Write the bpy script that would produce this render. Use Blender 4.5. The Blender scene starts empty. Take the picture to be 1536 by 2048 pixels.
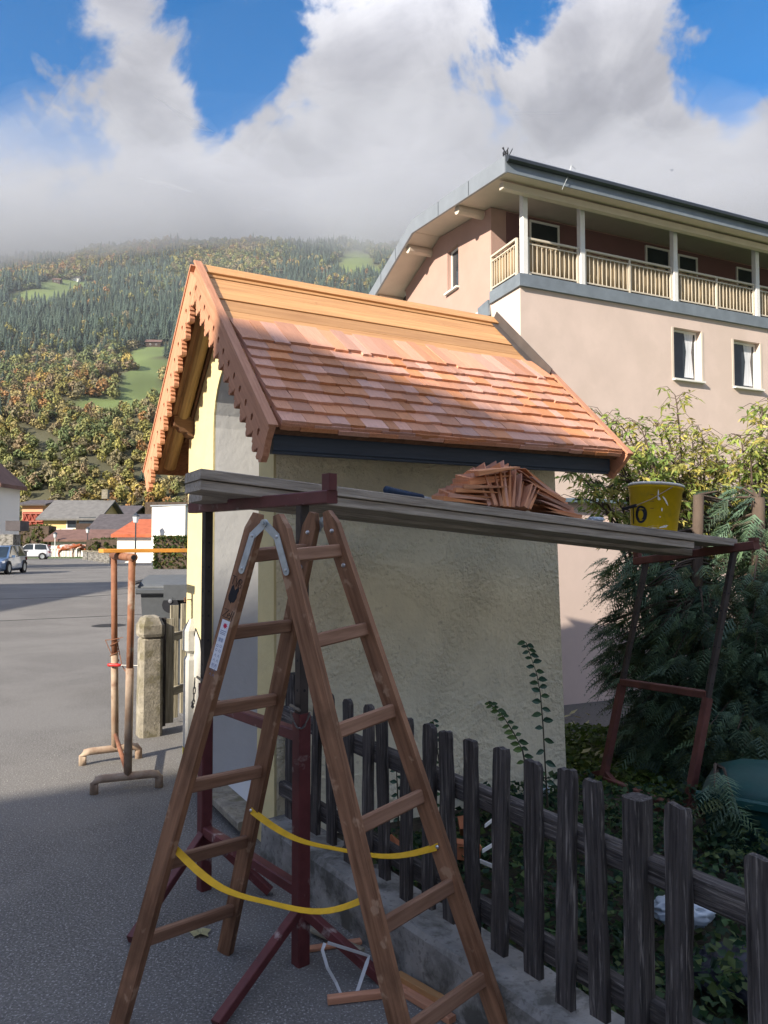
import bpy, bmesh, math, random
import numpy as np
from math import radians, sin, cos, pi, sqrt
from mathutils import Vector, Matrix

# ------------------------------------------------------------------ camera, sky, sun, exposure
SC = bpy.context.scene
COL = SC.collection
CAMZ, FPX, PITCH = 1.6, 1540.0, radians(2.38)
cam_d = bpy.data.cameras.new('camera'); cam = bpy.data.objects.new('camera', cam_d); COL.objects.link(cam)
cam.location = (0, 0, CAMZ); cam.rotation_euler = (radians(90) + PITCH, 0, 0)
cam_d.sensor_fit = 'VERTICAL'; cam_d.sensor_height = 36.0; cam_d.lens = 36.0 * FPX / 2048.0
cam_d.clip_start = 0.05; cam_d.clip_end = 9000
SC.camera = cam

SUN = Vector((-0.624, -0.636, 0.454)).normalized()          # direction towards the sun
SUN_EL = math.asin(SUN.z); SUN_AZ = math.atan2(SUN.x, SUN.y)
sun_d = bpy.data.lights.new('sun', 'SUN'); sun = bpy.data.objects.new('sun', sun_d); COL.objects.link(sun)
sun_d.energy = 2.55; sun_d.angle = radians(0.9); sun_d.color = (1.0, 0.90, 0.74)
sun.rotation_euler = (-SUN).to_track_quat('-Z', 'Y').to_euler()

vs = SC.view_settings
vs.view_transform = 'Standard'; vs.look = 'None'; vs.gamma = 1.0; vs.use_curve_mapping = False
vs.exposure = 1.9
cy = SC.cycles
cy.use_denoising = True
cy.max_bounces = 8; cy.diffuse_bounces = 5; cy.glossy_bounces = 3; cy.transmission_bounces = 4
cy.transparent_max_bounces = 12; cy.volume_bounces = 3
try: cy.volume_step_rate = 2.0
except Exception: pass
cy.sample_clamp_indirect = 6.0


def ray(px, py):
    x = (px - 768) / FPX; y = (1024 - py) / FPX
    c, s = cos(PITCH), sin(PITCH)
    return Vector((x, c - y * s, s + y * c))


def at(px, py, Y):
    r = ray(px, py); k = Y / r.y
    return Vector((r.x * k, Y, CAMZ + r.z * k))


def gp(px, py, z=0.0):
    r = ray(px, py); k = (z - CAMZ) / r.z
    return Vector((r.x * k, r.y * k, z))


def pix(p):
    d = Vector(p) - Vector((0, 0, CAMZ)); c, s = cos(PITCH), sin(PITCH)
    f = d.y * c + d.z * s; u = -d.y * s + d.z * c
    return (768 + FPX * d.x / f, 1024 - FPX * u / f)


# ---- world: physical sky with broken cloud over it
W = bpy.data.worlds.new('World'); SC.world = W; W.use_nodes = True
wn, wl = W.node_tree.nodes, W.node_tree.links
wn.clear()


def wnode(t, **kw):
    n = wn.new(t)
    for k, v in kw.items(): setattr(n, k, v)
    return n


def wmath(op, a, b=None, c=None, clamp=False):
    n = wnode('ShaderNodeMath', operation=op); n.use_clamp = clamp
    for i, v in enumerate((a, b, c)):
        if v is None: continue
        if isinstance(v, (int, float)): n.inputs[i].default_value = v
        else: wl.new(v, n.inputs[i])
    return n.outputs[0]


sky = wnode('ShaderNodeTexSky', sky_type='NISHITA')
sky.sun_disc = False; sky.sun_elevation = SUN_EL; sky.sun_rotation = SUN_AZ
sky.air_density = 1.0; sky.dust_density = 0.3; sky.ozone_density = 3.0; sky.altitude = 600
hs = wnode('ShaderNodeHueSaturation'); hs.inputs['Saturation'].default_value = 1.95
wl.new(sky.outputs[0], hs.inputs['Color'])
tc = wnode('ShaderNodeTexCoord')
nrm = wnode('ShaderNodeVectorMath', operation='NORMALIZE'); wl.new(tc.outputs['Generated'], nrm.inputs[0])
DIRV = nrm.outputs[0]
sep = wnode('ShaderNodeSeparateXYZ'); wl.new(DIRV, sep.inputs[0])


def wnoise(scale, detail, rough, off=(0, 0, 0), dist=0.0, vec=None):
    mp = wnode('ShaderNodeMapping'); wl.new(vec or DIRV, mp.inputs[0])
    mp.inputs['Location'].default_value = off; mp.inputs['Scale'].default_value = (1, 1, 1.15)
    n = wnode('ShaderNodeTexNoise'); wl.new(mp.outputs[0], n.inputs['Vector'])
    n.inputs['Scale'].default_value = scale; n.inputs['Detail'].default_value = detail
    n.inputs['Roughness'].default_value = rough; n.inputs['Distortion'].default_value = dist
    return n.outputs[0]


nz = wnoise(5.5, 12, 0.62, (3.1, 1.7, 0.4), 0.35)
wob = wnoise(3.0, 4, 0.5, (7.7, 2.2, 5.1))
dens = wmath('MULTIPLY_ADD', wmath('SUBTRACT', nz, 0.5), 2.1, 0.0)
# lower sky overcast, breaking up towards the zenith
mr = wnode('ShaderNodeMapRange'); wl.new(sep.outputs[2], mr.inputs[0])
for i, v in ((1, 0.36), (2, 0.52), (3, 0.46), (4, 0.04)): mr.inputs[i].default_value = v
dens = wmath('ADD', dens, mr.outputs[0])
for px, py, r, amp in ((255, 130, .15, .34), (720, 130, .22, .30), (1290, 130, .17, .30), (880, 330, .30, .25), (300, 330, .20, .10),
                       (1060, 150, .06, .16), (30, 165, .07, .20), (1500, 330, .20, .15),
                       (60, 60, .12, -.25), (100, 240, .12, -.36), (450, 60, .10, -.26), (415, 190, .07, -.34), (1060, 50, .13, -.32),
                       (1500, 60, .12, -.40), (1460, 180, .10, -.34), (560, 60, .05, -.2), (20, 330, .10, -.2)):
    d = ray(px, py).normalized()
    vd = wnode('ShaderNodeVectorMath', operation='DISTANCE'); wl.new(DIRV, vd.inputs[0]); vd.inputs[1].default_value = d
    dd = wmath('MULTIPLY_ADD', wmath('SUBTRACT', wob, 0.5), r * 0.6, vd.outputs['Value'])
    m = wnode('ShaderNodeMapRange', interpolation_type='SMOOTHSTEP'); wl.new(dd, m.inputs[0])
    for i, v in ((1, 0.0), (2, r), (3, amp), (4, 0.0)): m.inputs[i].default_value = v
    dens = wmath('ADD', dens, m.outputs[0])
cm = wnode('ShaderNodeMapRange', interpolation_type='SMOOTHSTEP'); wl.new(dens, cm.inputs[0])
for i, v in ((1, 0.02), (2, 0.24), (3, 0.0), (4, 1.0)): cm.inputs[i].default_value = v
# cloud tone: bright billows, greyer thick bases low down
nb = wnoise(5.0, 10, 0.60, (0.3, 8.8, 2.9), 0.5)
tone = wmath('MULTIPLY_ADD', wmath('SUBTRACT', nb, 0.5), 3.0, 0.40)
thick = wnode('ShaderNodeMapRange'); wl.new(dens, thick.inputs[0])
for i, v in ((1, 0.05), (2, 0.75), (3, 0.22), (4, -0.16)): thick.inputs[i].default_value = v
tone = wmath('ADD', tone, thick.outputs[0])
elv = wnode('ShaderNodeMapRange'); wl.new(sep.outputs[2], elv.inputs[0])
for i, v in ((1, 0.36), (2, 0.54), (3, -0.10), (4, 0.14)): elv.inputs[i].default_value = v
tone = wmath('ADD', tone, elv.outputs[0], clamp=True)
cr = wnode('ShaderNodeValToRGB'); wl.new(tone, cr.inputs[0])
cr.color_ramp.elements[0].position = 0.0; cr.color_ramp.elements[0].color = (0.29, 0.295, 0.335, 1)
cr.color_ramp.elements[1].position = 1.0; cr.color_ramp.elements[1].color = (0.60, 0.60, 0.64, 1)
e = cr.color_ramp.elements.new(0.5); e.color = (0.405, 0.41, 0.455, 1)
bg1 = wnode('ShaderNodeBackground'); wl.new(hs.outputs[0], bg1.inputs[0]); bg1.inputs[1].default_value = 0.056
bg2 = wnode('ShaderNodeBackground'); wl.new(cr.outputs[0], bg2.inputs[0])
# cloud strength raised overhead, out of frame, to fill the shaded surfaces
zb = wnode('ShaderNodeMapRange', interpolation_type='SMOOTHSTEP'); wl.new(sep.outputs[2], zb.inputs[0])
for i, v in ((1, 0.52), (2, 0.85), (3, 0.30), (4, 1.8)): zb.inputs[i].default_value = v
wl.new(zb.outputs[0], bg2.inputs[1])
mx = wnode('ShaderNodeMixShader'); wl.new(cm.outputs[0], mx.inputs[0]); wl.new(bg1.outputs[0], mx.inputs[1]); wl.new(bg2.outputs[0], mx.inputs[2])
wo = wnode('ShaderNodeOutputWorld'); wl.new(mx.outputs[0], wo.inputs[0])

# ------------------------------------------------------------------ helpers
RND = random.Random(11)
WL = {}                      # world location of every object that parents others
WM = {}                      # world matrix of the same


def tag(o, label=None, cat=None, group=None, kind=None):
    if label: o['label'] = label
    if cat: o['category'] = cat
    if group: o['group'] = group
    if kind: o['kind'] = kind
    return o


def wloc(o):
    return WL[o.name] if o is not None else Vector((0, 0, 0))


def thing(name, loc, label, cat, group=None):
    o = bpy.data.objects.new(name, None); COL.objects.link(o)
    o.empty_display_size = 0.1
    o.location = loc; WL[o.name] = Vector(loc); WM[o.name] = Matrix.Translation(Vector(loc))
    return tag(o, label, cat, group)


def put(name, me, parent=None, loc=None, rot=None):
    o = bpy.data.objects.new(name, me); COL.objects.link(o)
    loc = wloc(parent) if loc is None else Vector(loc)
    if parent is not None: o.parent = parent
    w = Matrix.Translation(loc)
    if rot is not None: w = w @ (rot.to_4x4() if len(rot) == 3 else rot)
    o.matrix_local = (WM[parent.name].inverted() @ w) if parent is not None else w
    WL[o.name] = loc; WM[o.name] = w
    return o


def frame(d, up=(0, 0, 1)):
    x = Vector(d).normalized(); up = Vector(up)
    if abs(x.dot(up.normalized())) > 0.999: up = Vector((0, 1, 0))
    y = up.cross(x).normalized(); z = x.cross(y)
    return Matrix((x, y, z)).transposed()


class MB:
    def __init__(s): s.v = []; s.f = []; s.m = []; s.c = []

    def add(s, vs, fs, mi=0, col=None):
        n = len(s.v); s.v += [tuple(p) for p in vs]
        s.f += [tuple(i + n for i in f) for f in fs]; s.m += [mi] * len(fs)
        return s

    def box(s, c, sz, rot=None, mi=0):
        x, y, z = sz[0] / 2, sz[1] / 2, sz[2] / 2; c = Vector(c)
        vs = [Vector((a * x, b * y, d * z)) for d in (-1, 1) for a, b in ((-1, -1), (1, -1), (1, 1), (-1, 1))]
        if rot is not None: vs = [rot @ p for p in vs]
        return s.add([p + c for p in vs], [(3, 2, 1, 0), (4, 5, 6, 7), (0, 1, 5, 4), (1, 2, 6, 5), (2, 3, 7, 6), (3, 0, 4, 7)], mi)

    def bar(s, p0, p1, w, h, up=(0, 0, 1), ch=0.0, mi=0, taper=1.0):
        p0, p1 = Vector(p0), Vector(p1); M = frame(p1 - p0, up)
        a, b = w / 2, h / 2
        if ch > 0:
            sec = [(-a + ch, -b), (a - ch, -b), (a, -b + ch), (a, b - ch), (a - ch, b), (-a + ch, b), (-a, b - ch), (-a, -b + ch)]
        else:
            sec = [(-a, -b), (a, -b), (a, b), (-a, b)]
        n = len(sec)
        vs = [p0 + M @ Vector((0, y, z)) for y, z in sec] + [p1 + M @ Vector((0, y * taper, z * taper)) for y, z in sec]
        fs = [tuple(range(n - 1, -1, -1)), tuple(range(n, 2 * n))] + [(i, (i + 1) % n, n + (i + 1) % n, n + i) for i in range(n)]
        return s.add(vs, fs, mi)

    def tube(s, pts, rad, n=8, mi=0, caps=True, up=(0, 0, 1)):
        pts = [Vector(p) for p in pts]
        if isinstance(rad, (int, float)): rad = [rad] * len(pts)
        vs = []
        for i, p in enumerate(pts):
            d = pts[min(i + 1, len(pts) - 1)] - pts[max(i - 1, 0)]
            M = frame(d, up if abs(d.normalized().z) < 0.95 else (0, 1, 0))
            for k in range(n):
                t = 2 * pi * k / n
                vs.append(p + M @ Vector((0, cos(t) * rad[i], sin(t) * rad[i])))
        fs = []
        for i in range(len(pts) - 1):
            for k in range(n):
                k2 = (k + 1) % n
                fs.append((i * n + k, i * n + k2, (i + 1) * n + k2, (i + 1) * n + k))
        if caps:
            fs.append(tuple(range(n - 1, -1, -1))); b = (len(pts) - 1) * n; fs.append(tuple(range(b, b + n)))
        return s.add(vs, fs, mi)

    def lathe(s, prof, n=24, c=(0, 0, 0), mi=0, M=None):
        c = Vector(c); vs = []
        for r, z in prof:
            for k in range(n):
                t = 2 * pi * k / n; p = Vector((r * cos(t), r * sin(t), z))
                vs.append(c + (M @ p if M is not None else p))
        fs = []
        for i in range(len(prof) - 1):
            for k in range(n):
                k2 = (k + 1) % n
                fs.append((i * n + k, i * n + k2, (i + 1) * n + k2, (i + 1) * n + k))
        return s.add(vs, fs, mi)

    def prism(s, poly, vec, mi=0):
        """closed planar polygon (3-D points) extruded by vec"""
        poly = [Vector(p) for p in poly]; vec = Vector(vec); n = len(poly)
        nn = Vector((0, 0, 0))
        for i in range(n): nn += poly[i].cross(poly[(i + 1) % n])
        if nn.dot(vec) > 0: poly = poly[::-1]
        return s.add(poly + [p + vec for p in poly],
                     [tuple(range(n)), tuple(range(2 * n - 1, n - 1, -1))] + [(i, n + i, n + (i + 1) % n, (i + 1) % n) for i in range(n)], mi)

    def mesh(s, name, mats, off=None, smooth=False):
        me = bpy.data.meshes.new(name)
        v = s.v
        if off is not None: v = [(p[0] - off[0], p[1] - off[1], p[2] - off[2]) for p in v]
        me.from_pydata(v, [], s.f)
        if not isinstance(mats, (list, tuple)): mats = [mats]
        for m in mats: me.materials.append(m)
        if len(mats) > 1: me.polygons.foreach_set('material_index', s.m)
        if smooth: me.polygons.foreach_set('use_smooth', [True] * len(me.polygons))
        me.update()
        return me

    def build(s, name, mats, parent=None, loc=None, smooth=False):
        loc = wloc(parent) if loc is None else Vector(loc)
        return put(name, s.mesh(name, mats, loc, smooth), parent, loc)


def board(name, p0, p1, w, h, m, parent=None, up=(0, 0, 1), ch=0.003, taper=1.0):
    """straight timber: own mesh with the grain along local x"""
    p0, p1 = Vector(p0), Vector(p1); L = (p1 - p0).length
    b = MB().bar((0, 0, 0), (L, 0, 0), w, h, ch=ch, taper=taper)
    return put(name, b.mesh(name, m), parent, p0, frame(p1 - p0, up))


def fill2d(outer, holes=(), depth=0.02):
    """flat outline with holes, thickness along local z (0..depth): returns verts, faces"""
    cu = bpy.data.curves.new('tmp', 'CURVE'); cu.dimensions = '2D'; cu.fill_mode = 'BOTH'; cu.extrude = depth / 2
    for lp in [outer] + list(holes):
        sp = cu.splines.new('POLY'); sp.points.add(len(lp) - 1)
        for p, q in zip(sp.points, lp): p.co = (q[0], q[1], 0, 1)
        sp.use_cyclic_u = True
    o = bpy.data.objects.new('tmp', cu); COL.objects.link(o)
    dg = bpy.context.evaluated_depsgraph_get(); dg.update()
    me = bpy.data.meshes.new_from_object(o.evaluated_get(dg))
    vs = [Vector(v.co) + Vector((0, 0, depth / 2)) for v in me.vertices]; fs = [tuple(p.vertices) for p in me.polygons]
    bpy.data.objects.remove(o); bpy.data.curves.remove(cu); bpy.data.meshes.remove(me)
    return vs, fs


def plate(name, outer, holes, depth, M, m, parent=None, world=False):
    """fill2d placed by the 4x4 matrix M"""
    vs, fs = fill2d(outer, holes, depth)
    me = bpy.data.meshes.new(name); me.from_pydata(vs, [], fs); me.materials.append(m); me.update()
    return put(name, me, parent, M.to_translation(), M.to_3x3())


def mtx(o, x, y):
    x = Vector(x).normalized(); y = Vector(y); z = x.cross(y).normalized(); y = z.cross(x)
    m = Matrix((x, y, z)).transposed().to_4x4(); m.translation = Vector(o)
    return m


def recalc(o):
    bm = bmesh.new(); bm.from_mesh(o.data); bmesh.ops.remove_doubles(bm, verts=bm.verts, dist=1e-5)
    bmesh.ops.recalc_face_normals(bm, faces=bm.faces); bm.to_mesh(o.data); bm.free()
    return o


# ------------------------------------------------------------------ materials
def mat(name, col, rough=0.7, var=0.2, scale=6.0, stretch=(1, 1, 1), bump=0.15, bscale=40.0, bdist=0.004, metal=0.0,
        rnd=0.0, col2=None, spec=0.3, patch=0.0, pcol=None, pscale=2.0, pthr=0.58, attr=None, hue=0.0, speck=None, trans=0.0, bdetail=6.0, bstretch=None, coat=0.0, bmask=None):
    m = bpy.data.materials.new(name); m.use_nodes = True
    nt = m.node_tree; N, L = nt.nodes, nt.links
    b = N['Principled BSDF']
    tcn = N.new('ShaderNodeTexCoord')

    def mapped(st):
        mp = N.new('ShaderNodeMapping'); L.new(tcn.outputs['Object'], mp.inputs[0]); mp.inputs['Scale'].default_value = st
        if rnd > 0:
            oi = N.new('ShaderNodeObjectInfo'); mu = N.new('ShaderNodeMath'); mu.operation = 'MULTIPLY'; mu.inputs[1].default_value = 37.0
            L.new(oi.outputs['Random'], mu.inputs[0]); cb = N.new('ShaderNodeCombineXYZ')
            for i in range(3): L.new(mu.outputs[0], cb.inputs[i])
            L.new(cb.outputs[0], mp.inputs['Location'])
        return mp.outputs[0]

    def noise(vec, sc, det=6.0, ro=0.6, dist=0.0):
        n = N.new('ShaderNodeTexNoise'); L.new(vec, n.inputs['Vector'])
        n.inputs['Scale'].default_value = sc; n.inputs['Detail'].default_value = det; n.inputs['Roughness'].default_value = ro; n.inputs['Distortion'].default_value = dist
        return n.outputs[0]

    def mixc(fac, a, c, blend='MIX'):
        mxn = N.new('ShaderNodeMix'); mxn.data_type = 'RGBA'; mxn.blend_type = blend
        if isinstance(fac, (int, float)): mxn.inputs[0].default_value = fac
        else: L.new(fac, mxn.inputs[0])
        for idx, q in ((6, a), (7, c)):
            if isinstance(q, (tuple, list)): mxn.inputs[idx].default_value = (*q[:3], 1)
            else: L.new(q, mxn.inputs[idx])
        return mxn.outputs[2]

    v1 = mapped(stretch)
    n1 = noise(v1, scale, 8, 0.62)
    r = N.new('ShaderNodeMapRange'); L.new(n1, r.inputs[0]); r.inputs[1].default_value = 0.32; r.inputs[2].default_value = 0.68
    if attr:
        at_ = N.new('ShaderNodeAttribute'); at_.attribute_name = attr; base = at_.outputs['Color']
        dk = mixc(1.0, base, (1 - var, 1 - var, 1 - var), 'MULTIPLY')
        colr = mixc(r.outputs[0], dk, base)
    else:
        c2 = col2 if col2 else tuple(min(1, c * (1 + var)) for c in col)
        c1 = col if col2 else tuple(c * (1 - var) for c in col)
        colr = mixc(r.outputs[0], c1, c2)
    if patch > 0:
        n2 = noise(mapped(stretch if pscale < 0 else (1, 1, 1)), abs(pscale), 7, 0.65, 0.3)
        r2 = N.new('ShaderNodeMapRange'); L.new(n2, r2.inputs[0]); r2.inputs[1].default_value = pthr - 0.05; r2.inputs[2].default_value = pthr + 0.07
        r2.inputs[4].default_value = patch
        colr = mixc(r2.outputs[0], colr, pcol)
    if speck:
        sa, scol, ssc, sth = speck
        n3 = noise(mapped((1, 1, 1)), ssc, 3, 0.5)
        r3 = N.new('ShaderNodeMapRange'); L.new(n3, r3.inputs[0]); r3.inputs[1].default_value = sth - 0.02; r3.inputs[2].default_value = sth + 0.04; r3.inputs[4].default_value = sa
        colr = mixc(r3.outputs[0], colr, scol)
    if rnd > 0:
        oi = N.new('ShaderNodeObjectInfo')
        hsn = N.new('ShaderNodeHueSaturation'); L.new(colr, hsn.inputs['Color'])
        rr = N.new('ShaderNodeMapRange'); L.new(oi.outputs['Random'], rr.inputs[0]); rr.inputs[3].default_value = 1 - rnd; rr.inputs[4].default_value = 1 + rnd
        L.new(rr.outputs[0], hsn.inputs['Value'])
        if hue > 0:
            w2 = N.new('ShaderNodeTexWhiteNoise'); w2.noise_dimensions = '1D'; L.new(oi.outputs['Random'], w2.inputs['W'])
            rh = N.new('ShaderNodeMapRange'); L.new(w2.outputs['Value'], rh.inputs[0]); rh.inputs[3].default_value = 0.5 - hue; rh.inputs[4].default_value = 0.5 + hue
            L.new(rh.outputs[0], hsn.inputs['Hue'])
            rs = N.new('ShaderNodeMapRange'); L.new(w2.outputs['Value'], rs.inputs[0]); rs.inputs[3].default_value = 0.75; rs.inputs[4].default_value = 1.15
            L.new(rs.outputs[0], hsn.inputs['Saturation'])
        colr = hsn.outputs[0]
    L.new(colr, b.inputs['Base Color'])
    b.inputs['Roughness'].default_value = rough; b.inputs['Metallic'].default_value = metal
    b.inputs['Specular IOR Level'].default_value = spec
    if coat: b.inputs['Coat Weight'].default_value = coat
    if trans > 0:
        # thin leaves: some light comes through
        ts = N.new('ShaderNodeBsdfTranslucent'); L.new(colr, ts.inputs[0])
        ms = N.new('ShaderNodeMixShader'); ms.inputs[0].default_value = trans
        L.new(b.outputs[0], ms.inputs[1]); L.new(ts.outputs[0], ms.inputs[2]); L.new(ms.outputs[0], N['Material Output'].inputs['Surface'])
    if bump > 0:
        nb_ = noise(mapped(bstretch) if bstretch else v1, bscale, bdetail, 0.6)
        if bmask:
            nm = noise(mapped((1, 1, 1)), bmask, 4, 0.6, 0.4)
            rm = N.new('ShaderNodeMapRange'); L.new(nm, rm.inputs[0]); rm.inputs[1].default_value = .38; rm.inputs[2].default_value = .62; rm.inputs[3].default_value = .25; rm.inputs[4].default_value = 1.15
            mu = N.new('ShaderNodeMath'); mu.operation = 'MULTIPLY'; L.new(nb_, mu.inputs[0]); L.new(rm.outputs[0], mu.inputs[1]); nb_ = mu.outputs[0]
        bp = N.new('ShaderNodeBump'); L.new(nb_, bp.inputs['Height']); bp.inputs['Strength'].default_value = bump; bp.inputs['Distance'].default_value = bdist
        L.new(bp.outputs[0], b.inputs['Normal'])
    return m


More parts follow.
